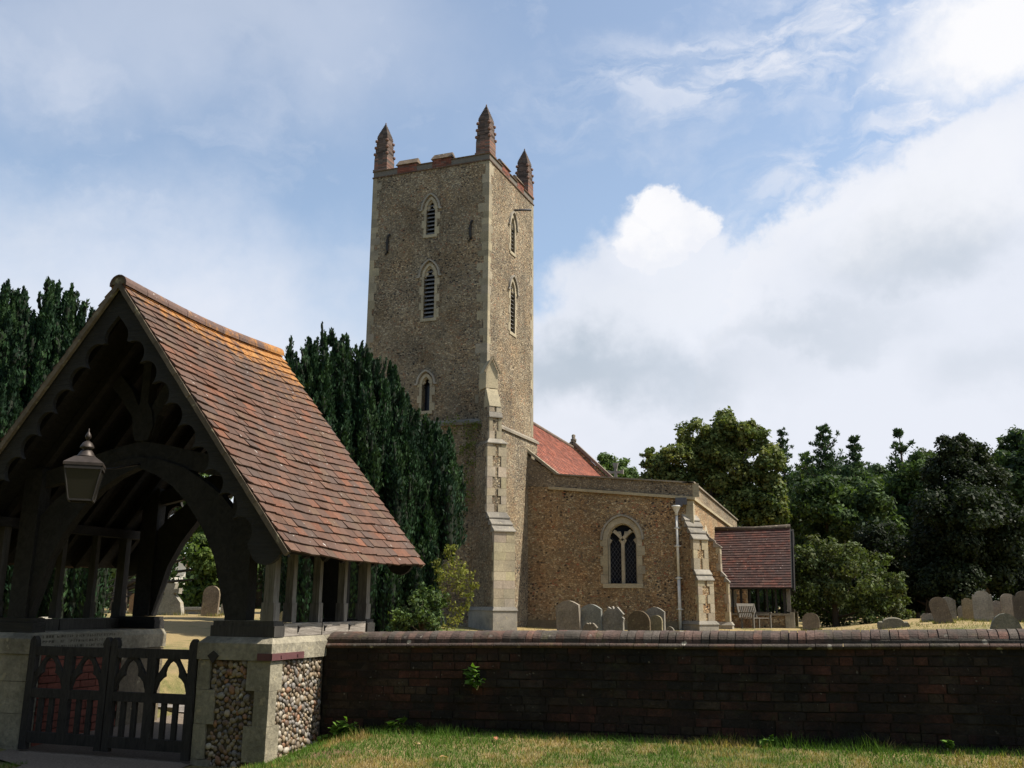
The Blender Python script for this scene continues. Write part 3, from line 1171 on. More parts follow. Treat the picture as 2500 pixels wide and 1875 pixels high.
def rot45(pts, c, a):
    out = []
    for x, y, z in pts:
        dx, dy = x - c[0], y - c[1]
        out.append((c[0] + dx * cos(a) - dy * sin(a), c[1] + dx * sin(a) + dy * cos(a), z))
    return out


LA = radians(38)
lower, upper = rot45(sq(.098, LZ), (LX, LY), LA), rot45(sq(.152, LZ + .29), (LX, LY), LA)
fr = MB()
for k in range(4):
    fr.beam(lower[k], upper[k], .014, .014)
    fr.beam(lower[k], lower[(k + 1) % 4], .016, .016)
    fr.beam(upper[k], upper[(k + 1) % 4], .02, .035)
fr.build('frame', m_iron, lan)
for k in range(4):
    g = MB()
    a, b_, c, d = Vector(lower[k]), Vector(lower[(k + 1) % 4]), Vector(upper[(k + 1) % 4]), Vector(upper[k])
    ce = (a + b_ + c + d) / 4
    sh = lambda p: p + (ce - p) * .03
    nrm = (b_ - a).cross(d - a).normalized() * .004
    g.prism([sh(a), sh(b_), sh(c), sh(d)], nrm)
    g.build('pane', m_lglass, lan)
cp = MB()
e0 = rot45(sq(.166, LZ + .305), (LX, LY), LA)
e1 = rot45(sq(.166, LZ + .33), (LX, LY), LA)
e2 = rot45(sq(.085, LZ + .395), (LX, LY), LA)
cp.hexa(e0 + e1)
cp.hexa(e1 + e2)
cp.lathe([(.085, .395), (.078, .41), (.068, .42), (.066, .43), (.055, .445), (.045, .46), (.035, .465), (.035, .475), (.062, .482), (.062, .49), (.055, .505),
          (.04, .53), (.02, .545), (.012, .55)], (LX, LY, LZ), 20)
cp.build('copper_cap', m_copper, lan)
cp = MB()
cp.lathe([(.012, .55), (.012, .565), (.026, .575), (.028, .59), (.022, .61), (.010, .63), (.006, .64), (.004, .665)], (LX, LY, LZ), 14)
cp.build('finial', m_copper, lan)
ar = MB()
ar.tube([(LX, LY + .15, LZ + .30), (LX - .05, LY + .45, LZ + .36), (XC, 7.66, 2.93)], .010, 6)
ar.build('bracket', m_iron, lan)

# ------------------------------------------------------------------ garden wall
def wz(x):               # height of wall top
    return 1.283 + .0165 * (x + 4.8) + .004 * sin(x * 1.7)


def yw(x):
    return YW + .014 * sin(x * .55 + 1) + .005 * sin(x * 2.1)


gw = thing('brick_wall', (-1, 8.6, .3), 'long low soot blackened red brick wall with rounded brick coping along the churchyard', 'wall')
YW = 8.47
core = MB()
for k in range(72):
    xa, xb = -4.86 + k * .25, -4.86 + (k + 1) * .25
    core.hexa([(xa, yw(xa) + .004, -.1), (xb, yw(xb) + .004, -.1), (xb, YW + .33, -.1), (xa, YW + .33, -.1),
               (xa, yw(xa) + .004, wz(xa) - .14), (xb, yw(xb) + .004, wz(xb) - .14), (xb, YW + .33, wz(xb) - .14), (xa, YW + .33, wz(xa) - .14)])
core.build('mortar_core', m_mortar_dark, gw)
bw = MB()
BC = [(.12, .05, .034), (.09, .045, .032), (.14, .058, .036), (.07, .042, .032), (.11, .075, .048), (.17, .062, .04), (.05, .038, .03)]
course = .0735
nC = 13
for r_ in range(nC):
    x = -4.86 - random.random() * .2
    while x < 13.0:
        hd = (r_ % 4 == 3)
        w = (.102 if hd else .213) + random.uniform(-.006, .006)
        x0, x1 = max(x, -4.845), x + w
        if x1 - x0 > .03:
            zt0 = wz(x0) - .135 - (nC - 1 - r_) * course + .006 * sin(x0 * .9 + r_)
            zt1 = wz(x1) - .135 - (nC - 1 - r_) * course + .006 * sin(x1 * .9 + r_)
            h = .064 + random.uniform(-.003, .002)
            d = random.uniform(-.007, .003)
            c = random.choice(BC)
            k = random.uniform(.8, 1.2)
            k *= 1.0
            j = lambda: random.uniform(-.002, .002)
            bw.hexa([(x0 + j(), yw(x0) + d + j(), zt0 - h + j()), (x1 + j(), yw(x0) + d + j(), zt1 - h + j()), (x1, YW + .09, zt1 - h), (x0, YW + .09, zt0 - h),
                     (x0 + j(), yw(x0) + d + j(), zt0 + j()), (x1 + j(), yw(x0) + d + j(), zt1 + j()), (x1, YW + .09, zt1), (x0, YW + .09, zt0)],
                    tuple(v * k for v in c))
        x += w + .010
bw.build('brickwork', m_wallbrick, gw)
cpb = MB()
_n = 13
_pr = lambda x_: [(x_, YW + .155 + .140 * cos(pi * q / _n), wz(x_) - .105 + .088 * sin(pi * q / _n)) for q in range(_n + 1)]
for k in range(36):
    A_, B_ = _pr(-4.84 + k * .5), _pr(-4.34 + k * .5)
    cpb.add(A_ + B_, [(q, q + 1, _n + q + 2, _n + q + 1) for q in range(_n)] + [tuple(range(_n, -1, -1)), tuple(range(_n + 1, 2 * _n + 2))], (.05, .045, .038))
x = -4.83
CC = [(.11, .07, .056), (.09, .06, .05), (.125, .078, .062), (.08, .058, .05), (.15, .08, .06), (.10, .082, .068)]
while x < 13.0:
    w = .0735 + random.uniform(-.003, .003)
    c = random.choice(CC)
    k = random.uniform(.75, 1.25)
    yc = yw(x) + .155 + random.uniform(-.003, .003)
    zc = wz(x) - .060 + random.uniform(-.003, .003)
    rx, rz = .150, .098
    prof = [(yc - rx, zc - .045)] + [(yc - rx * cos(pi * q / 14) , zc - .035 + rz * sin(pi * q / 14) ** .85) for q in range(15)] + [(yc + rx, zc - .045)]
    sk = .004 * random.uniform(-1, 1)
    vs_ = [(x + sk, a, b) for a, b in prof] + [(x + w - .006 - sk, a, b) for a, b in prof]
    n = len(prof)
    fs = [(q, q + 1, n + q + 1, n + q) for q in range(n - 1)] + [tuple(range(n - 1, -1, -1)), tuple(range(n, 2 * n))]
    cpb.add(vs_, fs, tuple(v * k for v in c))
    x += w
cpb.build('coping', m_coping, gw)
mo = MB()
x = -4.83
while x < 13.0:                           # moulded string under the coping
    w = .22
    c = random.choice(CC)
    k = random.uniform(.6, 1.1)
    zt = wz(x) - .105
    yb = yw(x) - .028
    prof = [(YW + .3, zt - .045), (YW + .3, zt), (yb + .02, zt)] + [(yb + .018 - .018 * sin(pi * q / 6), zt - .045 * q / 6) for q in range(7)]
    vs_ = [(x, a, b) for a, b in prof] + [(x + w - .006, a, b + .0165 * w) for a, b in prof]
    n = len(prof)
    fs = [(q, (q + 1) % n, n + (q + 1) % n, n + q) for q in range(n)] + [tuple(range(n - 1, -1, -1)), tuple(range(n, 2 * n))]
    mo.add(vs_, fs, tuple(v * k for v in c))
    x += w
mo.build('string_moulding', m_coping, gw)

# left-hand continuation of the boundary wall beyond the lychgate
lw = MB()
for r_ in range(13):
    x = -16.0 + (r_ % 2) * .11
    while x < -8.45:
        x1 = min(x + .213, -8.42)
        zt = 1.12 - (12 - r_) * course
        c = random.choice(BC)
        lw.box(x, x1, YW + random.uniform(-.004, .004), YW + .3, zt - .064, zt, c)
        x += .223
x = -16
while x < -8.45:
    lw.box(x, x + .068, YW - .01, YW + .31, 1.13, 1.24, random.choice(CC))
    x += .0735
o = lw.build('brick_wall', m_wallbrick, None, (-12, 8.6, .2))
tag(o, 'brick boundary wall running off to the left of the lychgate', 'wall')

# ------------------------------------------------------------------ church
church = thing('church', (-11, 40, .65), 'flint parish church with tall square west tower, lean-to aisle and timber porch', 'church')


def arch_pts(uc, hw, zs, h, n=10):
    """pointed arch from left spring over the apex to the right spring"""
    Rr = (hw * hw + h * h) / (2 * hw)
    th = acos(max(-1, min(1, (Rr - hw) / Rr)))
    right = [(uc + (hw - Rr) + Rr * cos(th * k / n), zs + Rr * sin(th * k / n)) for k in range(n + 1)]
    left = [(2 * uc - u, z) for u, z in right]
    return left + right[::-1][1:]


def outline(op):
    uc, hw, z0, zs, h = op
    return [(uc - hw, z0)] + arch_pts(uc, hw, zs, h) + [(uc + hw, z0)]


def wall_panel(mb, P, u0, u1, z0, z1, ops, flip=False, reveal=.32):
    """a flat wall face with pointed openings stacked in one column, plus their reveals"""
    def quad(a, b, c, d):
        f = (0, 1, 2, 3) if not flip else (3, 2, 1, 0)
        mb.add([P(*a, 0), P(*b, 0), P(*c, 0), P(*d, 0)], [f])
    if not ops:
        quad((u0, z0), (u1, z0), (u1, z1), (u0, z1))
        return
    ul = min(o[0] - o[1] for o in ops) - .02
    ur = max(o[0] + o[1] for o in ops) + .02
    quad((u0, z0), (ul, z0), (ul, z1), (u0, z1))
    quad((ur, z0), (u1, z0), (u1, z1), (ur, z1))
    zc = z0
    for o in sorted(ops, key=lambda o: o[2]):
        uc, hw, zb, zs, h = o
        quad((ul, zc), (ur, zc), (ur, zb), (ul, zb))
        quad((ul, zb), (uc - hw, zb), (uc - hw, zs), (ul, zs))
        quad((uc + hw, zb), (ur, zb), (ur, zs), (uc + hw, zs))
        ap = arch_pts(uc, hw, zs, h)
        zt = zs + h
        m_ = len(ap) // 2
        L, Rt = ap[:m_ + 1], ap[m_:]
        polyL = [(ul, zs)] + L + [(ul, zt)]
        polyR = Rt + [(ur, zs), (ur, zt)]
        for pl in (polyL, polyR):
            idx = tuple(range(len(pl)))
            mb.add([P(u, z, 0) for u, z in pl], [idx if flip else idx[::-1]])
        ol = outline(o)
        n = len(ol)
        mb.add([P(u, z, 0) for u, z in ol] + [P(u, z, -reveal) for u, z in ol],
               [(k, (k + 1) % n, n + (k + 1) % n, n + k) for k in range(n)])
        zc = zt
    quad((ul, zc), (ur, zc), (ur, z1), (ul, z1))


def surround(mb, P, op, win, wout, proud=.012, bl=.32, sill=.12):
    """dressed stone frame with toothed outer edge"""
    uc, hw, z0, zs, h = op
    z = z0
    i = 0
    while z < zs - .05:
        z1 = min(z + bl * random.uniform(.85, 1.15), zs)
        if zs - z1 < .1:
            z1 = zs
        for sg in (-1, 1):
            w = (wout if (i + (sg > 0)) % 2 == 0 else win) * random.uniform(.9, 1.1)
            t = random.uniform(.74, .98)
            c = (t, t, t * random.uniform(.94, 1.02))
            a, b = sorted((uc + sg * hw, uc + sg * (hw + w)))
            mb.fbox(P, a, b, z + .004, z1 - .004, -.20, proud + random.uniform(0, .004), c)
        z = z1
        i += 1
    n = 6
    inn = arch_pts(uc, hw, zs, h, n)
    out = arch_pts(uc, hw + win, zs, h + win * 1.25, n)
    for k in range(len(inn) - 1):
        t = random.uniform(.86, 1.06)
        q = [inn[k], inn[k + 1], out[k + 1], out[k]]
        a = [P(u, zz, -.2) for u, zz in q]
        b = [P(u, zz, proud) for u, zz in q]
        mb.add(a + b, [(3, 2, 1, 0), (4, 5, 6, 7), (0, 1, 5, 4), (1, 2, 6, 5), (2, 3, 7, 6), (3, 0, 4, 7)], (t, t, t))
    mb.fbox(P, uc - hw - win * 1.1, uc + hw + win * 1.1, z0 - sill, z0, -.2, proud + .02, (.95, .95, .92))


def hood(mb, P, op, off, r=.05, ears=.14):
    uc, hw, z0, zs, h = op
    a = arch_pts(uc, hw + off, zs, h + off * 1.25, 7)
    a = [(a[0][0] - ears, a[0][1] - .02), (a[0][0], a[0][1] - .03)] + a + [(a[-1][0], a[-1][1] - .03), (a[-1][0] + ears, a[-1][1] - .02)]
    for k in range(len(a) - 1):
        p, q = P(*a[k], .035), P(*a[k + 1], .035)
        mb.beam(p, q, r * 1.3, r * 1.7, (1, 1, 1), up=(Vector(P(0, 0, 1)) - Vector(P(0, 0, 0))))


# tower frame. corner A = south-west; u runs north along the west face, v runs east along the south face
TA = Vector((-11.617, 30.888))
TU = Vector((-1, .0135)).normalized()
TV = Vector((.073, .9973)).normalized()
TW, TD = 5.03, 4.56
OFF = .13                     # lower stage stands proud


def PW(u, z, d):              # west face
    p = TA + TU * u - TV * d
    return (p.x, p.y, z)


def PS(v, z, d):              # south face
    p = TA + TV * v - TU * d
    return (p.x, p.y, z)


def PN(v, z, d):
    p = TA + TU * TW + TV * v + TU * d
    return (p.x, p.y, z)


def PE(u, z, d):
    p = TA + TV * TD + TU * u + TV * d
    return (p.x, p.y, z)


ZS, ZT = 8.08, 18.33
ops_w = [(2.43, .185, 15.55, 16.62, .40), (2.41, .225, 12.15, 13.85, .42)]
op_w3 = (2.43, .165, 8.55, 9.60, .26)
ops_s = [(2.33, .19, 15.35, 16.45, .42), (2.37, .225, 12.0, 13.72, .42)]
tw = MB()
wall_panel(tw, PW, 0, TW, ZS, ZT, ops_w + [op_w3], flip=True)
wall_panel(tw, PS, 0, TD, ZS, ZT, ops_s)
wall_panel(tw, PN, 0, TD, ZS, ZT, [], flip=True)
wall_panel(tw, PE, 0, TW, ZS, ZT, [])
o_ = OFF
for P, a0, a1, fl in ((PW, -o_, TW + o_, True), (PS, -o_, TD + o_, False), (PN, -o_, TD + o_, True), (PE, -o_, TW + o_, False)):
    q = [P(a0, .3, o_), P(a1, .3, o_), P(a1, ZS - .16, o_), P(a0, ZS - .16, o_)]
    tw.add(q, [(0, 1, 2, 3) if not fl else (3, 2, 1, 0)])
tower = tw.build('tower', m_flint_tower, church)
tower['label'] = 'tall square flint tower'
rf = MB()
rf.add([PW(0, ZT + .15, 0), PW(TW, ZT + .15, 0), PN(TD, ZT + .15, 0), PS(TD, ZT + .15, 0)], [(0, 1, 2, 3)])
rf.build('tower_roof', m_lead, tower)
# weathered set-off
so = MB()
for P, w in ((PW, TW), (PS, TD), (PN, TD), (PE, TW)):
    q = [(-.19, -.23), (-.17, -.15), (0, .10)]
    so.hexa([P(-o_ - .06, ZS - .17, o_ + .06), P(w + o_ + .06, ZS - .17, o_ + .06), P(w, ZS - .17, -.05), P(0, ZS - .17, -.05),
             P(-o_ - .06, ZS - .08, o_ + .06), P(w + o_ + .06, ZS - .08, o_ + .06), P(w, ZS + .10, -.05), P(0, ZS + .10, -.05)], (.75, .72, .68))
so.build('string_course', m_stone_grey, tower)
# quoins
for corner in range(4):
    qn = MB()
    z = ZS + .1
    i = 0
    while z < ZT - .02:
        z1 = min(z + random.uniform(.22, .42), ZT - .005)
        t = random.uniform(.55, .86)
        c = (t, t, t * random.uniform(.92, 1.05))
        wa, wb = (.34, .20) if (i + corner) % 2 == 0 else (.20, .32)
        wa *= random.uniform(.7, 1.35)
        wb *= random.uniform(.7, 1.2)
        e = .008
        if corner == 0:
            A_ = [(-e, -e), (wa, -e), (wa, wb), (-e, wb)]
        elif corner == 1:
            A_ = [(TW - wa, -e), (TW + e, -e), (TW + e, wb), (TW - wa, wb)]
        elif corner == 2:
            A_ = [(-e, TD - wb), (wa, TD - wb), (wa, TD + e), (-e, TD + e)]
        else:
            A_ = [(TW - wa, TD - wb), (TW + e, TD - wb), (TW + e, TD + e), (TW - wa, TD + e)]
        pts = []
        for zz in (z + .001, z1 - .001):
            for a, b in A_:
                p = TA + TU * a + TV * b
                pts.append((p.x, p.y, zz))
        qn.hexa(pts, c)
        z = z1
        i += 1
    qn.build('quoin', m_stone, tower)


def louvred(P, op, nm='window', louvres=True, depth=.17):
    uc, hw, z0, zs, h = op
    s_ = MB()
    surround(s_, P, op, .105, .20)
    win = s_.build(nm, m_stone, church)
    win['label'] = 'pointed window in a dressed stone surround'
    b = MB()
    ol = outline(op)
    b.add([P(u, z, -depth - .08) for u, z in ol], [tuple(range(len(ol)))])
    b.build('dark_opening', m_dark if louvres else m_glass, win)
    if louvres:
        l = MB()
        z = z0 + .05
        while z < zs + h * .55:
            k = max(0.2, 1 - max(0, z - zs) / h * .7)
            pts = [P(uc - hw * k, z, -.05), P(uc + hw * k, z, -.05), P(uc + hw * k, z + .10, -depth), P(uc - hw * k, z + .10, -depth)]
            l.hexa([pts[0], pts[1], pts[2], pts[3]] + [(p[0], p[1], p[2] + .02) for p in pts])
            z += .165
        l.build('louvres', m_louvre, win)
    # cusped head: a little trefoil plate
    c = MB()
    ap = arch_pts(uc, hw, zs, h, 8)
    m_ = len(ap) // 2
    for sg, half in ((-1, ap[:m_ + 1]), (1, ap[m_:][::-1])):
        inner = [(uc, zs + h * .80), (uc + sg * hw * .42, zs + h * .62), (uc + sg * hw * .55, zs + h * .42), (uc + sg * hw * .28, zs + h * .28),
                 (uc + sg * hw * .55, zs + h * .12), (uc + sg * hw * .96, zs - h * .12)]
        c.prism([P(u, z, -.06) for u, z in half + inner], Vector(P(0, 0, -.12)) - Vector(P(0, 0, -.06)))
    c.build('cusped_head', m_stone, win)
    hd = MB()
    hood(hd, P, op, .19, .05, .10)
    hd.build('hood_mould', m_stone_grey, win)
    return win


for P, op in ((PW, ops_w[0]), (PW, ops_w[1]), (PS, ops_s[0]), (PS, ops_s[1])):
    louvred(P, op)
louvred(PW, op_w3, louvres=False)

# iron wall ties
for uc, zc in ((.73, 15.47), (4.26, 15.37)):
    a = MB()
    pts = [(-.09, .42), (-.02, .33), (0, .2), (.01, 0), (0, -.2), (-.02, -.33), (.07, -.42)]
    a.tube([PW(uc + u, zc + z, .04) for u, z in pts], .05, 6)
    a.tube([PW(uc, zc + .2, .04), PW(uc - .07, zc + .42, .04)], .03, 6)
    a.tube([PW(uc, zc + .05, .04), PW(uc + .09, zc + .10, .04)], .025, 6)
    a.build('wall_tie', m_iron, tower)
# spout
sp = MB()
sp.tube([PS(2.5, 17.26, -.05), PS(2.5, 17.16, .72)], .045, 8)
sp.build('spout', m_lead, tower)


# brick parapet
def brick_block(mb, cx_fn, u0, u1, z0, z1, d0, d1, bh=.075, dark=1.0):
    """courses of bricks filling a box in frame cx_fn"""
    z = z0
    r_ = 0
    while z < z1 - .01:
        zz = min(z + bh, z1)
        u = u0 - (.11 if r_ % 2 else 0)
        while u < u1:
            a, b = max(u, u0), min(u + .22, u1)
            if b - a > .015:
                g = random.uniform(.6, 1.3) * dark
                c = random.choice([(.24, .085, .055), (.20, .085, .06), (.28, .10, .06), (.17, .10, .075)])
                mb.fbox(cx_fn, a + .004, b - .004, z + .004, zz - .004, d0, d1, tuple(k * g for k in c))
            u += .22
        z = zz
        r_ += 1


pp = MB()
merl = {'W': [(1.60, 2.42), (3.10, 3.96)], 'S': [(1.20, 1.95), (2.75, 3.45)]}
for P, w, key in ((PW, TW, 'W'), (PS, TD, 'S'), (PN, TD, 'S'), (PE, TW, 'W')):
    pp.fbox(P, .012, w - .012, ZT + .004, ZT + .26, -.30, .006, (.13, .115, .095))
    for a, b in merl[key]:
        brick_block(pp, P, a, b, ZT + .03, ZT + .38, -.28, .016, dark=.72)
pp.build('parapet', m_brickred, tower)
pc = MB()
for P, w, key in ((PW, TW, 'W'), (PS, TD, 'S'), (PN, TD, 'S'), (PE, TW, 'W')):
    segs = []
    u = 0
    for a, b in merl[key] + [(w, w)]:
        segs.append((u, a))
        u = b
    for a, b in segs:
        if b - a > .05:
            pc.hexa([P(a, ZT + .262, .05), P(b, ZT + .262, .05), P(b, ZT + .262, -.33), P(a, ZT + .262, -.33),
                     P(a, ZT + .29, .05), P(b, ZT + .29, .05), P(b, ZT + .36, -.14), P(a, ZT + .36, -.14)], (.5, .38, .3))
    for a, b in merl[key]:
        pc.hexa([P(a - .05, ZT + .382, .07), P(b + .05, ZT + .382, .07), P(b + .05, ZT + .382, -.34), P(a - .05, ZT + .382, -.34),
                 P(a + .02, ZT + .64, -.10), P(b - .02, ZT + .64, -.10), P(b - .02, ZT + .64, -.18), P(a + .02, ZT + .64, -.18)], (.50, .41, .34))
    pc.fbox(P, -.03, w + .03, ZT - .02, ZT + .03, -.2, .035, (.35, .25, .2))
pc.build('parapet_coping', m_stone_grey, tower)

# pinnacles
for (cu, cv) in ((.29, .29), (TW - .29, .29), (.29, TD - .29), (TW - .29, TD - .29)):
    pn = MB()

    def PP(u, z, d, cu=cu, cv=cv):
        p = TA + TU * (cu + u) + TV * (cv - d)
        return (p.x, p.y, z)
    hw = .29
    z = ZT + .02
    top = ZT + 2.50
    while z < top:
        f = (z - ZT)
        if f < .86:
            w = hw
        elif f < 1.92:
            w = .275 - .060 * (f - .86) / 1.06 + .012 * sin(z * 21)
        else:
            w = .205 * (1 - (f - 1.92) / .60)
        w = max(w, .02)
        if abs(f - .28) < .04:
            w = hw + .03
        u = -w
        alt = random.random() * .1
        while u < w:
            b = min(u + .2 + (alt if u == -w else 0) * 0, w)
            g = random.uniform(.55, 1.15) * (1 if f < .8 else .8)
            c = random.choice([(.20, .095, .065), (.16, .10, .075), (.20, .11, .08), (.14, .11, .09)] if f < .8 else [(.13, .09, .07), (.16, .11, .085), (.11, .085, .07)])
            pn.fbox(PP, u + .002, b - .002, z + .003, z + .067, -w, w, tuple(k * g for k in c))
            u = b
        z += .07
    ck = pn
    for k, f in enumerate((1.02, 1.32, 1.62)):
        w = .275 - .060 * (f - .86) / 1.06
        for sx in (-1, 1):
            for sy in (-1, 1):
                c = PP(sx * (w + .005), ZT + f + .03, sy * (w + .005))
                ck.lathe([(.045, -.05), (.07, -.03), (.075, .02), (.04, .06)], c, 6, (.17, .10, .075), smooth=False)
    ck.lathe([(.02, 0), (.03, .03), (.012, .07)], PP(0, top + .01, 0), 6, (.15, .1, .08))
    pin = pn.build('pinnacle', m_brickred, tower)
    pin['label'] = 'crocketed brick pinnacle'


# diagonal buttress at the tower's south-west corner
def diag_buttress(corner, stages, width, name='buttress', plinth=None, faces=m_stone, ang=-45, matb=m_flint_tower):
    """stages: (z0, z1, projection, halfwidth, weather_height)"""
    D = Vector((cos(radians(ang)), sin(radians(ang))))
    S = Vector((-D.y, D.x))

    def PD(u, z, d):
        p = corner + D * d + S * u
        return (p.x, p.y, z)
    body = MB()
    allst, allcap = [], []
    for i, (z0, z1, pr, hw, wh) in enumerate(stages):
        st, caps = MB(), MB()
        allst.append(st)
        allcap.append(caps)
        body.fbox(PD, -hw + .01, hw - .01, z0, z1, -.7, pr - .02)
        # ashlar face + returns
        z = z0
        k = 0
        while z < z1 - .03:
            zz = min(z + random.uniform(.26, .40), z1)
            if z1 - zz < .1:
                zz = z1
            cut = random.uniform(-.12, .12) * hw * 2
            full = hw < .42 and matb is m_flint_tower and i == 0
            for a, b in ((-hw, cut), (cut, hw)):
                t = random.uniform(.8, 1.12)
                c = (t, t * random.uniform(.96, 1.02), t * random.uniform(.9, 1.08))
                if a < 0 and b > 0 and (b - a) > 2 * hw:
                    continue
                aa, bb = a + .002, b - .002
                if matb is m_flint_aisle or i > 0:
                    ww = hw * (.85 if k % 2 == 0 else .55)
                    if a == -hw:
                        bb = min(bb, -hw + ww)
                    else:
                        aa = max(aa, hw - ww)
                st.fbox(PD, aa, bb, z + .003, zz - .003, pr - .08 if k % 2 else pr - .16, pr + random.uniform(0, .005), c)
            z = zz
            k += 1
        # sloping weathering
        if wh:
            nx_ = stages[i + 1] if i + 1 < len(stages) else None
            p2 = nx_[2] if nx_ else -.25
            h2 = nx_[3] if nx_ else hw
            ns = max(1, round(wh / .25))
            for q in range(ns):
                a0 = q / ns
                a1 = (q + 1) / ns
                pr0, pr1 = pr + (p2 - pr) * a0, pr + (p2 - pr) * a1
                w0, w1 = hw + (h2 - hw) * a0, hw + (h2 - hw) * a1
                zA, zB = z1 + wh * a0, z1 + wh * a1
                t = random.uniform(.6, .9)
                caps.hexa([PD(-w0 - .02, zA, pr0 + .045), PD(w0 + .02, zA, pr0 + .045), PD(w0 + .02, zA, pr1 - .03), PD(-w0 - .02, zA, pr1 - .03),
                           PD(-w0 - .02, zA + .035, pr0 + .045), PD(w0 + .02, zA + .035, pr0 + .045), PD(w1 + .01, zB, pr1), PD(-w1 - .01, zB, pr1)], (t, t, t))
                body.hexa([PD(-w0 + .01, zA, -.5), PD(w0 - .01, zA, -.5), PD(w0 - .01, zA, pr1 - .01), PD(-w0 + .01, zA, pr1 - .01),
                           PD(-w1 + .01, zB - .01, -.5), PD(w1 - .01, zB - .01, -.5), PD(w1 - .01, zB - .01, pr1 - .01), PD(-w1 + .01, zB - .01, pr1 - .01)])
    bo = body.build(name, matb, church)
    for st in allst:
        st.build('ashlar_facing', faces, bo)
    for caps in allcap:
        if caps.v:
            caps.build('weathering', m_stone_grey, bo)
    if plinth:
        pl = MB()
        z0, z1, pr, hw = plinth
        pl.fbox(PD, -hw, hw, z0, z1 - .12, -.6, pr, (1, 1, 1))
        pl.hexa([PD(-hw - .03, z1 - .12, pr + .03), PD(hw + .03, z1 - .12, pr + .03), PD(hw + .03, z1 - .12, -.6), PD(-hw - .03, z1 - .12, -.6),
                 PD(-hw + .05, z1, pr - .05), PD(hw - .05, z1, pr - .05), PD(hw - .05, z1, -.6), PD(-hw + .05, z1, -.6)], (.8, .8, .8))
        pl.build('plinth', m_stone_grey, bo)
    return bo


crn = TA + TU * (-OFF) - TV * OFF
diag_buttress(crn, [(.4, 3.95, 1.47, .39, .72), (4.67, 7.05, .80, .37, .2), (7.25, 8.0, .66, .24, .22), (8.22, 8.42, .62, .235, .0), (8.42, 9.15, .30, .22, .0)],
              .39, plinth=(.3, 1.50, 1.56, .44))
# gabled top of the buttress
D = Vector((.7071, -.7071))
S = Vector((.7071, .7071))
gb = MB()


def PD(u, z, d):
    p = crn + D * d + S * u
    return (p.x, p.y, z)


gb.hexa([PD(-.235, 8.42, .64), PD(.235, 8.42, .64), PD(.235, 8.42, .2), PD(-.235, 8.42, .2), PD(-.22, 9.12, .30), PD(.22, 9.12, .30), PD(.22, 9.12, .2), PD(-.22, 9.12, .2)], (.9, .9, .85))
gb.prism([PD(-.24, 9.15, .31), PD(.24, 9.15, .31), PD(.23, 9.75, .31), PD(0, 10.25, .31), PD(-.23, 9.75, .31)], (Vector(PD(0, 0, -.3)) - Vector(PD(0, 0, .31))), (1, 1, .95))
for sg in (-1, 1):
    gb.beam(PD(0, 10.32, .36), PD(sg * .32, 9.70, .36), .06, .05, (.5, .48, .45), up=D.to_3d())
gb.build('gabled_buttress_head', m_stone, church)

# ------------------------------------------------------------------ south aisle
AY, AX0, AX1 = 34.59, -11.2, -4.84


def PA(u, z, d):              # aisle west wall, u = world X
    return (u, AY - d, z)


def PAS(v, z, d):             # aisle south wall, v = world Y
    return (AX1 + d, v, z)


aw_op = (-7.515, .55, 2.36, 3.98, .60)
aw = MB()
wall_panel(aw, PA, AX0 - .3, AX1, .3, 5.40, [aw_op])
# sloping part under the parapet string
strz = lambda x: 6.03 - .1035 * (x + 10.3)
aw.add([PA(AX0 - .3, 5.40, 0), PA(AX1, 5.40, 0), PA(AX1, strz(AX1), 0), PA(-10.3, strz(-10.3), 0), PA(AX0 - .3, 6.15, 0)], [(0, 1, 2, 3, 4)])
aw.add([PAS(AY, .3, 0), PAS(50.6, .3, 0), PAS(50.6, 5.42, 0), PAS(AY, 5.42, 0)], [(0, 1, 2, 3)])
aw.add([(AX1, 50.6, .3), (-18.9, 50.6, .3), (-18.9, 50.6, 5.4), (AX1, 50.6, 5.4)], [(0, 1, 2, 3)])
aisle = aw.build('aisle_wall', m_flint_aisle, church)
pr = MB()
pz = lambda x: 6.03 + .098 * (-4.83 - x)
pr.add([PA(-10.35, strz(-10.35), .02), PA(AX1 + .02, strz(AX1), .02), PA(AX1 + .02, pz(AX1) - .06, .02), PA(-10.07, 6.50, .02), PA(AX0 - .2, 7.42, .02), PA(AX0 - .2, 6.1, .02)],
       [(0, 1, 2, 3, 4, 5)])
pr.build('aisle_parapet', m_flint_grey, aisle)
pr = MB()
pr.add([PAS(AY - .02, 5.42, .02), PAS(50.6, 5.42, .02), PAS(50.6, 5.96, .02), PAS(AY - .02, 5.98, .02)], [(0, 1, 2, 3)])
pr.build('aisle_parapet', m_flint_tower, aisle)
cp = MB()
xx = np.linspace(-10.07, AX1 + .05, 10)
for a, b in zip(xx[:-1], xx[1:]):
    t = random.uniform(.6, .95)
    cp.hexa([(a, AY - .09, pz(a) - .055), (b, AY - .09, pz(b) - .055), (b, AY + .34, pz(b) - .055), (a, AY + .34, pz(a) - .055),
             (a, AY - .09, pz(a)), (b, AY - .09, pz(b)), (b, AY + .34, pz(b) + .03), (a, AY + .34, pz(a) + .03)], (t, t * .93, t * .85))
cp.beam((-11.35, AY + .12, 7.60), (-10.05, AY + .12, 6.54), .42, .10, (.9, .86, .74))
yy_ = np.linspace(AY - .09, 50.7, 18)
for a, b in zip(yy_[:-1], yy_[1:]):
    t = random.uniform(.6, .95)
    cp.box(AX1 - .34, AX1 + .09, a, b - .005, 5.985, 6.045, (t, t * .93, t * .85))
cp.build('parapet_coping', m_stone_grey, aisle)
cp = MB()
cp.beam((-10.36, AY - .03, strz(-10.36) - .04), (AX1 + .06, AY - .03, strz(AX1) - .04), .14, .10, (1, .98, .9))
cp.box(AX1 - .05, AX1 + .085, AY - .08, 50.6, 5.36, 5.46, (.95, .93, .85))
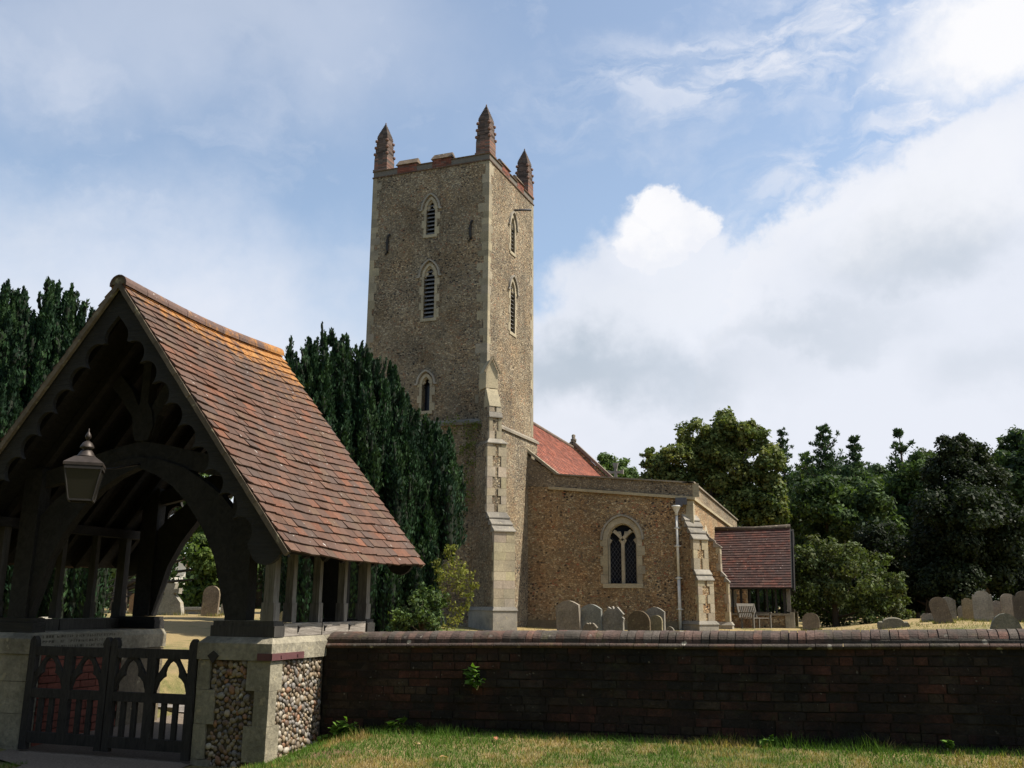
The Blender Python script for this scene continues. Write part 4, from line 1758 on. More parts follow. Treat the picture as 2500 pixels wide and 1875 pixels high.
cp.box(AX0 - .2, AX1 + .05, AY - .05, AY + .1, .2, 1.02, (.52, .48, .42))
cp.box(AX1 - .1, AX1 + .06, AY - .05, 50.6, .2, 1.02, (.6, .56, .5))
# corner quoins
z = 1.03
i = 0
while z < 5.35:
    zz = min(z + .32, 5.35)
    t = random.uniform(.85, 1.1)
    w = .42 if i % 2 else .26
    cp.box(AX1 - w, AX1 + .01, AY - .01, AY + .3, z + .003, zz - .003, (t, t, t * .95))
    z = zz
    i += 1
cp.build('string_course', m_stone, aisle)
gr = MB()
gr.box(-4.85, -4.60, AY - .012, AY - .004, 5.47, 5.98, (.9, .9, .85))
gr.box(-4.83, AX1 + .032, AY - .03, AY + .4, 5.49, 5.97, (.9, .9, .85))
gr.build('corner_block', m_stone, aisle)

# lean-to aisle roof and the nave roof
NRX, NRZ = -14.0, 10.45
NEX, NEZ = -10.02, 6.50
rf = MB()
rf.add([(-10.1, AY + .2, 6.30), (AX1 - .2, AY + .2, 5.75), (AX1 - .2, 50.5, 5.75), (-10.1, 50.5, 6.30)], [(0, 1, 2, 3)])
rf.build('aisle_roof', m_lead, church)


def redroof_mat(name, c1, c2, mort, sc, rotz=0, grime=(.09, .05, .04), gk=.4):
    N = newmat(name)
    bt = N.node('ShaderNodeTexBrick')
    uv = N.node('ShaderNodeUVMap')
    N.l.new(uv.outputs[0], bt.inputs['Vector'])
    bt.inputs['Color1'].default_value = (*c1, 1)
    bt.inputs['Color2'].default_value = (*c2, 1)
    bt.inputs['Mortar'].default_value = (*mort, 1)
    bt.inputs['Scale'].default_value = 1
    bt.inputs['Mortar Size'].default_value = .012
    bt.inputs['Brick Width'].default_value = .17
    bt.inputs['Row Height'].default_value = .11
    bt.inputs['Bias'].default_value = 0
    f = N.noise(N.co, 1.2, 6, .65)
    f2 = N.noise(N.co, 9, 5, .7)
    col = N.mix(N.maprange(f, .4, .68, 0, gk), bt.outputs[0], grime)
    col = N.mix(.8, col, N.mix(1.0, col, N.ramp(f2, [(.3, .55), (.7, 1.45)]), 'MULTIPLY'))
    col = N.mix(N.maprange(N.noise(N.co, 14, 4, .6), .66, .70, 0, .7), col, (.45, .38, .33))
    return setc(N, col, N.bump(f2, .6, .02), .85)


m_naveroof = redroof_mat('nave_tiles', (.44, .115, .052), (.36, .09, .045), (.10, .03, .02), 1, gk=.18)
m_porchroof = redroof_mat('porch_tiles', (.19, .055, .042), (.13, .05, .042), (.03, .015, .012), 1, gk=.65)


def tiled_slope(name, mat, ridge0, ridge1, eave0, eave1, parent, rows=None, gauge=.115, tw_=.17, palette=None, th=.02):
    """overlapping tile courses as real steps; uv in metres"""
    r0, r1, e0, e1 = map(Vector, (ridge0, ridge1, eave0, eave1))
    Ls = ((e0 - r0).length + (e1 - r1).length) / 2
    rows = rows or int(Ls / gauge)
    nrm = (r1 - r0).cross(e0 - r0).normalized()
    if nrm.z < 0:
        nrm = -nrm
    m = MB()
    wid = (r1 - r0).length
    for k in range(rows):
        a, b = k / rows, (k + 1) / rows
        n = max(1, int(wid / tw_))
        off = (k % 2) * .5
        for q in range(-1, n + 1):
            t0, t1 = max(0, (q + off) / n), min(1, (q + 1 + off) / n)
            if t1 - t0 < .15 / n:
                continue
            A = r0.lerp(e0, max(0, a - .3 / rows))
            B = r1.lerp(e1, max(0, a - .3 / rows))
            C_ = r0.lerp(e0, b)
            D_ = r1.lerp(e1, b)
            j = random.uniform(0, .008)
            p = [A.lerp(B, t0), A.lerp(B, t1), C_.lerp(D_, t1) + nrm * (th + j), C_.lerp(D_, t0) + nrm * (th + j)]
            g = random.uniform(.75, 1.25)
            c = random.choice(palette)
            lo = [x_ - nrm * .02 for x_ in (p[2], p[3])]
            m.add([p[0], p[1], p[2], p[3], lo[0], lo[1]], [(0, 1, 2, 3), (3, 2, 4, 5)], tuple(v * g for v in c))
    return m.build(name, mat, parent)


NP = [(.25, .085, .052), (.21, .075, .048), (.28, .10, .062), (.18, .07, .048)]
PPAL = [(.080, .036, .028), (.068, .033, .027), (.095, .038, .028), (.06, .033, .028), (.082, .044, .034)]
m_ntile = colattr_mat('nave_clay', .9, .5, 8)
Np = newmat('porch_clay')
_c = attr(Np)
_f = Np.noise(Np.co, 12, 5, .7)
_col = Np.mix(.7, _c, Np.mix(1.0, _c, Np.ramp(_f, [(.3, .55), (.7, 1.4)]), 'MULTIPLY'))
_col = Np.mix(Np.maprange(Np.noise(Np.co, 1.3, 5, .6), .45, .65, 0, .7), _col, (.05, .035, .032))
_col = Np.mix(Np.maprange(Np.noise(Np.co, 11, 4, .6), .67, .71, 0, .8), _col, (.42, .36, .33))
m_ptile = setc(Np, _col, Np.bump(_f, .5, .01), .9)

nave = tiled_slope('nave_roof', m_ntile, (NRX, 35.3, NRZ), (NRX, 51.5, NRZ), (NEX, 35.3, NEZ - .2), (NEX, 51.5, NEZ - .2), church, gauge=.17, tw_=.34, palette=NP)
tiled_slope('nave_roof', m_ntile, (NRX, 51.5, NRZ), (NRX, 35.3, NRZ), (-18.0, 51.5, NEZ - .2), (-18.0, 35.3, NEZ - .2), church, gauge=.3, tw_=.6, palette=NP)
nv = MB()
nv.tube([(NRX, 35.3, NRZ + .02), (NRX, 51.4, NRZ + .02)], .12, 8, (.5, .4, .35))
nv.build('ridge_tiles', m_stone_grey, nave)
nv = MB()
# east gable wall with raised coping
nv.prism([(-18.2, 51.5, 5.0), (-9.85, 51.5, 5.0), (-9.85, 51.5, NEZ), (NRX, 51.5, NRZ + .25), (-18.2, 51.5, NEZ)], (0, .5, 0))
nv.prism([(-18.9, 35.6, .3), (-18.2, 35.6, .3), (-18.2, 35.6, 6.3), (-18.9, 35.6, 6.3)], (0, 15.9, 0))
nv.build('gable_wall', m_flint_aisle, church)
nv = MB()
for sg in (1, -1):
    nv.beam((NRX, 51.75, NRZ + .36), (NRX + sg * 4.2, 51.75, NEZ + .28), .62, .16, (.62, .55, .5))
nv.lathe([(.16, 0), (.18, .16), (.10, .22), (.12, .40), (.05, .46)], (NRX, 51.75, NRZ + .38), 8, (.55, .5, .45))
nv.build('gable_coping', m_stone_grey, church)
# chancel beyond, lower, with a gable cross
CHY = 63.0
nv = MB()
nv.prism([(-17.2, 52.0, .3), (-10.8, 52.0, .3), (-10.8, 52.0, 5.6), (NRX, 52.0, 8.75), (-17.2, 52.0, 5.6)], (0, CHY - 52.0, 0))
nv.build('chancel_wall', m_flint_aisle, church)
tiled_slope('chancel_roof', m_ntile, (NRX, 52.0, 8.95), (NRX, CHY - .4, 8.95), (-10.6, 52.0, 5.7), (-10.6, CHY - .4, 5.7), church, gauge=.3, tw_=.6, palette=NP)
nv = MB()
for sg in (1, -1):
    nv.beam((NRX, CHY - .2, 9.12), (NRX + sg * 3.5, CHY - .2, 5.85), .5, .16, (.6, .56, .5))
nv.box(NRX - .2, NRX + .2, CHY - .4, CHY, 9.1, 9.5, (.6, .56, .5))
nv.build('gable_coping', m_stone_grey, church)
nv = MB()
cxp, czp = NRX, 10.55
YC = CHY - .2
nv.box(cxp - .09, cxp + .09, YC - .09, YC + .09, 9.5, 11.15)
nv.prism([(cxp - .55, YC - .08, czp - .16), (cxp - .3, YC - .08, czp - .08), (cxp + .3, YC - .08, czp - .08), (cxp + .55, YC - .08, czp - .16),
          (cxp + .55, YC - .08, czp + .18), (cxp + .3, YC - .08, czp + .08), (cxp - .3, YC - .08, czp + .08), (cxp - .55, YC - .08, czp + .18)], (0, .15, 0))
nv.prism([(cxp - .2, YC - .085, 11.2), (cxp - .1, YC - .085, 10.8), (cxp + .1, YC - .085, 10.8), (cxp + .2, YC - .085, 11.2)], (0, .16, 0))
nv.build('gable_cross', m_stone_grey, church)

# aisle west window: two lights with Y tracery and diamond leading
s_ = MB()
surround(s_, PA, aw_op, .19, .30, .014, .36, .16)
awin = s_.build('window', m_stone, church)
awin['label'] = 'two light pointed window with Y tracery'
g = MB()
ol = outline(aw_op)
g.add([PA(u, z, -.26) for u, z in ol], [tuple(range(len(ol)))])
g.build('glass', m_glass, awin)
uc, hw, z0, zs, h = aw_op
tr = MB()
mw = .055
tr.fbox(PA, uc - mw, uc + mw, z0, zs - .05, -.22, -.06)
Yp = arch_pts(uc, hw, zs, h, 10)
for sg in (-1, 1):
    # Y branch: curves from the mullion head to the arch
    pts = []
    for k in range(8):
        t = k / 7
        pts.append((uc + sg * (hw * .60 * t ** 1.25), zs - .05 + (h * .62) * (t ** .85)))
    for a, b in zip(pts[:-1], pts[1:]):
        tr.beam(PA(*a, -.14), PA(*b, -.14), .12, .16, up=(0, -1, 0))
    # cusped head of each light
    cu = uc + sg * hw * .5
    for s2 in (-1, 1):
        e = cu + s2 * (hw * .5 - .02)
        tr.prism([PA(e, zs - .22, -.10), PA(e - s2 * .13, zs - .02, -.10), PA(e - s2 * .02, zs + .06, -.10), PA(e, zs + .12, -.10)], (0, .06, 0))
        tr.prism([PA(e, zs + .05, -.10), PA(e - s2 * .10, zs + .24, -.10), PA(e - s2 * .22, zs + .30, -.10), PA(e - s2 * .06, zs + .30, -.10)], (0, .06, 0))
for k in range(len(Yp) - 1):
    a, b = Yp[k], Yp[k + 1]
    tr.beam(PA(*a, -.14), PA(*b, -.14), .09, .16, up=(0, -1, 0))
for sg in (-1, 1):
    tr.fbox(PA, *sorted((uc + sg * hw, uc + sg * (hw - .045))), z0, zs, -.22, -.06)
tr.build('tracery', m_stone, awin)
ld = MB()
for sg in (-1, 1):
    a0, a1 = sorted((uc + sg * .06, uc + sg * (hw - .045)))
    zlo, zhi = z0, zs + .25
    w = a1 - a0
    dz = .20
    sl = .20 / .135
    for dr in (-1, 1):
        zz = zlo - w * sl
        while zz < zhi:
            # line z = zz + dr... across the light
            pa, pb = (a0, zz), (a1, zz + w * sl)
            if dr < 0:
                pa, pb = (a0, zz + w * sl), (a1, zz)
            # clip to zlo
            (ua, za), (ub, zb) = pa, pb
            if za < zlo and zb > zlo:
                t = (zlo - za) / (zb - za)
                ua, za = ua + (ub - ua) * t, zlo
            elif zb < zlo and za > zlo:
                t = (zlo - zb) / (za - zb)
                ub, zb = ub + (ua - ub) * t, zlo
            elif za <= zlo and zb <= zlo:
                zz += dz
                continue
            if max(za, zb) < zs + h * .6:
                ld.beam(PA(ua, za, -.245), PA(ub, zb, -.245), .010, .008, up=(0, -1, 0))
            zz += dz
ld.build('leading', m_lead, awin)
hd = MB()
hood(hd, PA, aw_op, .24, .055, .0)
hd.build('hood_mould', m_stone_grey, awin)

# south aisle windows on the long wall
for vc in (38.0, 47.0):
    op = (vc, .5, 2.4, 3.9, .6)
    s_ = MB()
    surround(s_, PAS, op, .18, .28)
    w_ = s_.build('window', m_stone, church)
    g = MB()
    ol = outline(op)
    g.add([PAS(u, z, .008) for u, z in ol], [tuple(range(len(ol)))])
    g.build('glass', m_glass, w_)

# rainwater pipe and hopper
dp = MB()
dx, dy = -5.44, AY - .09
dp.tube([(dx, dy, .5), (dx, dy, 2.55)], .058, 12)
dp.tube([(dx, dy, 2.55), (dx, dy, 4.86)], .050, 12)
pipe = dp.build('rainwater_pipe', m_white, church)
dp = MB()
for zz in (1.45, 2.55, 3.7, 4.35):
    dp.lathe([(.07, -.04), (.078, -.02), (.078, .02), (.07, .04)], (dx, dy, zz), 12)
    dp.box(dx - .12, dx + .12, dy + .03, dy + .07, zz - .02, zz + .02)
dp.build('pipe_collar', m_white, pipe)
dp = MB()
dp.lathe([(.055, 0), (.06, .1), (.12, .2), (.15, .28), (.175, .30), (.175, .34), (.16, .35)], (dx, dy - .03, 4.82), 14)
dp.build('hopper', m_white, pipe)
dp = MB()
dp.box(-5.46, -5.05, AY - .14, AY + .02, 5.20, 5.45)
dp.beam((-5.15, AY - .1, 5.42), (-5.30, AY - .1, 5.15), .12, .14)
dp.build('lead_outlet', m_lead, pipe)

# aisle buttresses
c2 = Vector((AX1, AY))
diag_buttress(c2, [(.4, 2.45, .57, .35, .40), (2.85, 3.90, .36, .33, .95)], .35, plinth=(.3, 1.06, .66, .42), faces=m_stone, matb=m_flint_aisle)
diag_buttress(Vector((AX1, 36.75)), [(.4, 2.45, .93, .25, .42), (2.87, 3.75, .68, .24, .95)], .25, plinth=(.3, 1.0, 1.02, .31), faces=m_stone, ang=0, matb=m_flint_aisle)
diag_buttress(Vector((AX1, 45.3)), [(.4, 2.45, .93, .25, .42), (2.87, 3.75, .68, .24, .95)], .25, plinth=(.3, 1.0, 1.02, .31), faces=m_stone, ang=0, matb=m_flint_aisle)

# porch
PXE = -1.74
PY0, PYR, PY1 = 39.0, 41.0, 43.0
pzr, pze = 4.80, 2.30
po = tiled_slope('porch_roof', m_ptile, (-4.84, PYR, pzr - .05), (PXE, PYR, pzr), (-4.84, PY0, pze), (PXE, PY0, pze), church, gauge=.13, palette=PPAL, th=.028)
tiled_slope('porch_roof', m_ptile, (PXE, PYR, pzr), (-4.84, PYR, pzr), (PXE, PY1, pze), (-4.84, PY1, pze), church, gauge=.25, tw_=.3, palette=PPAL)
p = MB()
p.tube([(-4.84, PYR, pzr + .0), (-3.2, PYR, pzr - .02), (PXE + .02, PYR, pzr + .05)], .10, 8, (.30, .26, .24))
p.build('ridge_tiles', m_stone_grey, po)
p = MB()
for sg, ye in ((1, PY0), (-1, PY1)):
    p.beam((PXE + .12, PYR, pzr - .12), (PXE + .12, ye + sg * -.06, pze - .16), .17, .04, up=(1, 0, 0))
    p.beam((PXE + .01, PYR, pzr - .03), (PXE + .01, ye, pze - .02), .05, .05, up=(1, 0, 0))
p.hexa([(-4.8, PY0 + .05, pze - .05), (PXE + .1, PY0 + .05, pze - .05), (PXE + .1, PYR, pzr - .12), (-4.8, PYR, pzr - .12),
        (-4.8, PY0 + .05, pze - .01), (PXE + .1, PY0 + .05, pze - .01), (PXE + .1, PYR, pzr - .08), (-4.8, PYR, pzr - .08)])
p.build('porch_bargeboard', m_oak_x, church)
for y0, y1 in ((PY0 + .18, PY0 + .5), (PY1 - .5, PY1 - .18)):
    p = MB()
    p.box(-4.84, -2.05, y0, y1, .3, 1.22, (.75, .7, .6))
    p.build('porch_dwarf_wall', m_flint_aisle, church)
for y0, y1 in ((PY0 + .12, PY0 + .56), (PY1 - .56, PY1 - .12)):
    p = MB()
    p.box(-2.05, -1.86, y0 + .02, y1 - .02, .3, 1.225, (1.05, 1.02, .92))
    p.box(-4.84, -1.84, y0, y1, 1.226, 1.30, (.8, .77, .7))
    p.box(-1.858, -1.70, y0 + .05, y1 - .05, .3, 1.36, (1, .97, .88))
    p.build('porch_coping', m_stone_grey, church)
for yy in (PY0 + .34, PY1 - .34):
    for k in range(9):
        p = MB()
        x = -4.72 + k * .335
        w = .06 if k in (0, 8) else .035
        p.box(x - w, x + w, yy - .05, yy + .05, 1.31, 2.42)
        p.build('porch_baluster', m_oak_x, church)
for yy in (PY0 + .34, PY1 - .34):
    p = MB()
    p.box(-1.96, -1.82, yy - .07, yy + .07, 1.37, 2.45)
    p.build('porch_post', m_oak_z, church)
p = MB()
p.prism([(-4.80, 39.95, .65), (-4.80, 41.9, .65), (-4.80, 41.9, 2.4), (-4.80, 41.5, 2.95), (-4.80, 40.93, 3.1), (-4.80, 40.35, 2.95), (-4.80, 39.95, 2.4)], (.03, 0, 0))
p.build('south_door', m_oak_dark, church)
nb = MB()
nb.box(-4.35, -4.02, 40.5, 40.54, 1.55, 2.20)
o = nb.build('notice_board', m_white, church)

# porch lantern
pl = thing('lantern', (-1.42, 41.0, 2.9), 'small black lantern hung outside the porch gable', 'lantern')
p = MB()
c0 = (-1.42, 41.0)
lo_, up_ = rot45(sq(.10, 3.02, c0), c0, .5), rot45(sq(.17, 3.36, c0), c0, .5)
for k in range(4):
    p.beam(lo_[k], up_[k], .02, .02)
    p.beam(lo_[k], lo_[(k + 1) % 4], .02, .02)
    p.beam(up_[k], up_[(k + 1) % 4], .02, .04)
p.tube([(-1.42, 41.0, 3.36), (-1.6, 41.0, 3.55), (-1.75, 41.0, 3.5)], .02, 6)
p.build('frame', m_iron, pl)
p = MB()
p.hexa([(c0[0] + (a[0] - c0[0]) * .92, c0[1] + (a[1] - c0[1]) * .92, a[2]) for a in lo_] + [(c0[0] + (a[0] - c0[0]) * .92, c0[1] + (a[1] - c0[1]) * .92, a[2]) for a in up_])
p.build('glass', m_lglass, pl)
p = MB()
p.hexa(rot45(sq(.19, 3.37, c0), c0, .5) + rot45(sq(.06, 3.47, c0), c0, .5))
p.lathe([(.05, 3.47), (.07, 3.52), (.03, 3.57), (.04, 3.61), (.01, 3.68)], (c0[0], c0[1], 0), 10)
p.build('cap', m_iron, pl)

# ------------------------------------------------------------------ bench
bx, by, bz = -3.28, 38.15, .70
bench = thing('garden_bench', (bx, by, bz), 'weathered wooden garden bench beside the porch wall', 'bench')
a_ = radians(28)


def BP(l, d, z):               # l along the seat, d forwards
    return (bx + d * cos(a_) + l * sin(a_) * 1.0, by - d * sin(a_) + l * cos(a_), bz + z)


def bbox(nm, l0, l1, d0, d1, z0, z1, lean=0.0):
    m = MB()
    m.hexa([BP(l, d + (z * lean), z) for z in (z0, z1) for l, d in ((l0, d0), (l1, d0), (l1, d1), (l0, d1))])
    return m.build(nm, m_bench, bench)


for l in (-.62, .56):
    bbox('leg', l, l + .06, .46, .52, 0, .62)
    bbox('leg', l, l + .06, -.06, .0, 0, .45)
    bbox('back_post', l, l + .06, -.06, 0, .45, .98, -.22)
    bbox('armrest', l - .01, l + .07, -.12, .55, .62, .66)
for k in range(5):
    bbox('seat_slat', -.6, .6, .0 + k * .1, .08 + k * .1, .42, .445)
bbox('back_rail', -.56, .56, -.045, -.015, .88, .98, -.22)
for k in range(9):
    bbox('back_slat', -.52 + k * .125, -.47 + k * .125, -.04, -.02, .47, .88, -.22)


# ------------------------------------------------------------------ graves
def head_profile(shape, w, h):
    hw_ = w / 2
    if shape == 'segment':
        return [(-hw_, 0), (-hw_, h * .86)] + [(-hw_ + w * k / 8, h * .88 + (h * .12) * sin(pi * k / 8)) for k in range(9)] + [(hw_, h * .86), (hw_, 0)]
    if shape == 'round':
        return [(-hw_, 0), (-hw_, h - hw_ * .8)] + [(-hw_ * .98 * cos(pi * k / 12), h - hw_ * .8 + hw_ * .8 * sin(pi * k / 12)) for k in range(13)] + [(hw_, h - hw_ * .8), (hw_, 0)]
    if shape == 'shoulder':
        s_ = hw_ * .25
        r_ = hw_ - s_
        zz = h - r_ * .75
        return [(-hw_, 0), (-hw_, zz - .02), (-hw_ + s_ * .3, zz + .05), (-hw_ + s_ * .8, zz + .03)] + \
               [(-r_ * cos(pi * k / 12), zz + r_ * .75 * sin(pi * k / 12)) for k in range(13)] + [(hw_ - s_ * .8, zz + .03), (hw_ - s_ * .3, zz + .05), (hw_, zz - .02), (hw_, 0)]
    if shape == 'gothic':
        pts = arch_pts(0, hw_ * 1.0, h - hw_ * 1.0, hw_ * 1.0, 8)
        return [(-hw_, 0)] + pts + [(hw_, 0)]
    if shape == 'scroll':
        zz = h * .80
        pl_ = [(-hw_, 0), (-hw_, zz - .10), (-hw_ - .0, zz), (-hw_ + .06, zz + .07), (-hw_ + .12, zz + .10), (-hw_ * .45, h * .985), (-hw_ * .12, h * .93), (0, h),
               (hw_ * .12, h * .93), (hw_ * .45, h * .985), (hw_ - .06, zz + .09), (hw_ + .02, zz + .0), (hw_ - .05, zz - .05), (hw_ + .03, zz - .12), (hw_ + .01, zz - .18), (hw_, zz - .22), (hw_, 0)]
        return pl_
    if shape == 'cross':
        b, t = w * .16, h
        return [(-w * .5, 0), (-w * .48, h * .30), (-w * .42, h * .52), (-w * .26, h * .66), (-b, h * .72), (-b, h * .76), (-w * .34, h * .74), (-w * .34, h * .88), (-b, h * .85),
                (-b * 1.3, t), (b * 1.3, t), (b, h * .85), (w * .34, h * .88), (w * .34, h * .74), (b, h * .76), (b, h * .72), (w * .26, h * .66), (w * .42, h * .52), (w * .48, h * .30), (w * .5, 0)]
    if shape == 'wave':
        zz = h * .45
        return [(-hw_, 0), (-hw_, zz), (-hw_ * .86, zz * 1.25), (-hw_ * .72, zz * 1.2), (-hw_ * .62, zz * 1.35)] + \
               [(-hw_ * .60 * cos(pi * k / 10), zz * 1.35 + (h - zz * 1.35) * sin(pi * k / 10)) for k in range(1, 10)] + \
               [(hw_ * .62, zz * 1.35), (hw_ * .72, zz * 1.2), (hw_ * .86, zz * 1.25), (hw_, zz), (hw_, 0)]
    return [(-hw_, 0), (-hw_, h), (hw_, h), (hw_, 0)]


STONES = []


def headstone(pxl, pxr, pyt, Y, shape, label, lean=0.0, col=(1, 1, 1), th=.10, rot=.0, tilt=.0, group='headstones in the churchyard', name='headstone'):
    pm = atY((pxl + pxr) / 2, pyt, Y)
    w = abs(atY(pxr, pyt, Y).x - atY(pxl, pyt, Y).x) - th * abs(sin(rot)) * .5
    zb = gz(pm.x, Y)
    h = (pm.z - zb) / max(.3, cos(lean))
    prof = head_profile(shape, w, h + .25)
    prof = [(a, b - .25 if b > 0 else -.25) for a, b in prof]
    m = MB()
    cx_ = pm.x - sin(lean) * h
    STONES.append((cx_, Y, w, zb))
    out = []
    for a, b in prof:
        x = a * cos(lean) + b * sin(lean)
        z = -a * sin(lean) + b * cos(lean)
        out.append((x, z))
    front = [(cx_ + x * cos(rot), Y + x * sin(rot) + z * tilt, zb + z) for x, z in out]
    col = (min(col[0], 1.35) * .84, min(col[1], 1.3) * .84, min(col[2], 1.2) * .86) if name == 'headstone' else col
    m.prism(front, (-sin(rot) * th, cos(rot) * th, 0), col)
    o = m.build(name, m_head, None, (cx_, Y, zb))
    return tag(o, label, 'headstone', group)


YH = 26.5
headstone(1352, 1412, 1466, YH, 'segment', 'tall plain headstone leaning left, leftmost of the row before the aisle window', -.075, (1.12, 1.0, .88), .13, -.14)
headstone(1413, 1468, 1475, YH + .1, 'segment', 'grey headstone with curved top, second in the row before the aisle', .0, (1.0, 1.06, 1.06), .12, -.14)
headstone(1421, 1456, 1520, YH - 1.2, 'scroll', 'small mossy broken headstone in front of the second grey one', .0, (.8, .72, .62), .12, -.14)
headstone(1469, 1521, 1480, YH + .1, 'scroll', 'headstone with scrolled top and side in the middle of the row', .0, (1.05, 1.0, .94), .12, -.14)
headstone(1530, 1586, 1491, YH - .5, 'gothic', 'dark brown pointed headstone below the right edge of the aisle window', .0, (.55, .42, .28), .10, -.10)
headstone(1572, 1622, 1482, YH + .9, 'segment', 'pale headstone standing behind a small round topped one', .01, (.95, .92, .88), .12, -.14)
headstone(1583, 1616, 1502, YH - .2, 'round', 'small round topped headstone with yellow lichen in front of a pale one', .01, (1.0, .88, .58), .11, -.12)
headstone(1624, 1648, 1530, YH + 1.5, 'round', 'low worn headstone just left of the white rainwater pipe', .3, (.7, .66, .58), .11, -.12)
headstone(1957, 1999, 1496, 36.0, 'round', 'brown round topped headstone standing alone right of the porch', .0, (.85, .72, .58), .10, -.05)
# right-hand group under the dark trees
headstone(2248, 2280, 1496, 35, 'scroll', 'low broken pale headstone at the end of the bush', .0, (1.2, 1.1, 1.0), .12, 0)
headstone(2262, 2306, 1458, 32, 'round', 'brown headstone leaning sharply left on the dry bank', -.24, (.70, .58, .46), .12, .0)
headstone(2292, 2332, 1457, 35, 'segment', 'grey headstone with orange lichened top behind the leaning brown one', .0, (1.0, .95, .86), .11, .1)
headstone(2337, 2360, 1479, 36, 'gothic', 'small narrow pale stone left of the large cluster', .0, (1.25, 1.15, 1.05), .12, 0)
headstone(2347, 2374, 1460, 35.5, 'shoulder', 'yellowish headstone with curled shoulders beside the tallest one', .0, (1.35, 1.12, .75), .12, 0)
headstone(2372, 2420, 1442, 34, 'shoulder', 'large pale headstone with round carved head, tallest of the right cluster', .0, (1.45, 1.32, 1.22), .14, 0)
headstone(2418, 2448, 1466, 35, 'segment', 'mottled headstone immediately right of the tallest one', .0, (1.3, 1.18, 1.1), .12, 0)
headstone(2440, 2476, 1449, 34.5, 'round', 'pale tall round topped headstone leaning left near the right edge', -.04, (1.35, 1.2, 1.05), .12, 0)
headstone(2470, 2530, 1442, 33, 'shoulder', 'dark headstone cut by the right edge of the photo', .0, (.42, .37, .32), .12, 0)
headstone(2387, 2520, 1497, 19.5, 'wave', 'broad grey headstone with curved shoulders close behind the wall at right', .0, (.78, .82, .72), .12, .05)
# seen through the lychgate
gcol = (1.2, 1.15, 1.05)
headstone(383, 447, 1424, 24.5, 'cross', 'pale stone cross shaped monument seen through the lychgate', .0, (1.15, 1.12, 1.05), .18, .1, name='stone_cross')
headstone(500, 535, 1430, 23.5, 'gothic', 'brown pointed headstone seen beside the right lychgate post', .04, (.85, .70, .55), .14, .35)
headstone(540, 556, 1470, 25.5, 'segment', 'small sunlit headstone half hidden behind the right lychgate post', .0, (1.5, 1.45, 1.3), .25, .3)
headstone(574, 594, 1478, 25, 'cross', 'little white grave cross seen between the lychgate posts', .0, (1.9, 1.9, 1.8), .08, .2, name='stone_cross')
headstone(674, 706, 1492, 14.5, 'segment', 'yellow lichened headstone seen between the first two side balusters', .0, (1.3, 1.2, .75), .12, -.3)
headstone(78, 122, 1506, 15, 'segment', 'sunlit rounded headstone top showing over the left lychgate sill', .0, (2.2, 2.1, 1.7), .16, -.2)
headstone(318, 345, 1448, 26, 'segment', 'rust brown headstone seen under the back brace of the lychgate', .0, (1.2, .8, .5), .14, .1)


def chest_tomb(px0, px1, pyt, Y, label, h=None):
    a, b = atY(px0, pyt, Y), atY(px1, pyt, Y)
    zb = gz(a.x, Y)
    t = thing('chest_tomb', ((a.x + b.x) / 2, Y, zb), label, 'tomb')
    m = MB()
    m.box(a.x + .06, b.x - .06, Y, Y + .8, zb - .2, a.z - .09, (1, 1, 1))
    m.build('tomb_chest', m_head, t)
    m = MB()
    m.box(a.x, b.x, Y - .06, Y + .86, a.z - .09, a.z, (1.2, 1.2, 1.2))
    m.build('lid', m_head, t)


chest_tomb(432, 505, 1482, 26.5, 'low grey chest tomb between the stone cross and the brown headstone')
chest_tomb(290, 395, 1492, 27.5, 'long low kerbed tomb left of the stone cross beyond the lychgate')
# toppled stone and ledger
pm = atY(2181, 1515, 31)
zb = gz(pm.x, 31)
m = MB()
hw_ = .45
pts = [(-hw_, 0), (-hw_, .13), (-hw_ * .9, .2), (-hw_ * .7, .2)] + [(-hw_ * .65 * cos(pi * k / 8), .2 + .12 * sin(pi * k / 8)) for k in range(9)] + [(hw_ * .7, .2), (hw_ * .9, .2), (hw_, .13), (hw_, 0)]
m.prism([(pm.x + x, 31 + .1 * z, zb - .03 + z) for x, z in pts], (0, .5, .03), (.62, .58, .46))
tag(m.build('headstone', m_head, None, (pm.x, 31, zb)), 'low toppled stone with curved top lying on the dry bank', 'headstone', 'headstones in the churchyard')
pm = atY(2065, 1538, 30)
m = MB()
zb = gz(pm.x, 30)
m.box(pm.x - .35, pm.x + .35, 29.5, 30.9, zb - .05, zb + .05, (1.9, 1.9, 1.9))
tag(m.build('ledger_stone', m_head, None, (pm.x, 30, zb)), 'flat pale ledger stone in the grass right of the porch', 'grave slab')
# iron railings by the tombs
m = MB()
for k in range(7):
    p = atY(378 + k * 5, 1480, 28.5)
    zb = gz(p.x, 28.5)
    m.tube([(p.x, 28.5, zb - .1), (p.x, 28.5, p.z)], .015, 5)
pa, pb_ = atY(376, 1487, 28.5), atY(412, 1487, 28.5)
m.tube([pa, pb_], .012, 5)
tag(m.build('grave_railing', m_iron, None, (pa.x, 28.5, gz(pa.x, 28.5))), 'short black iron grave railing left of the stone cross', 'railing')


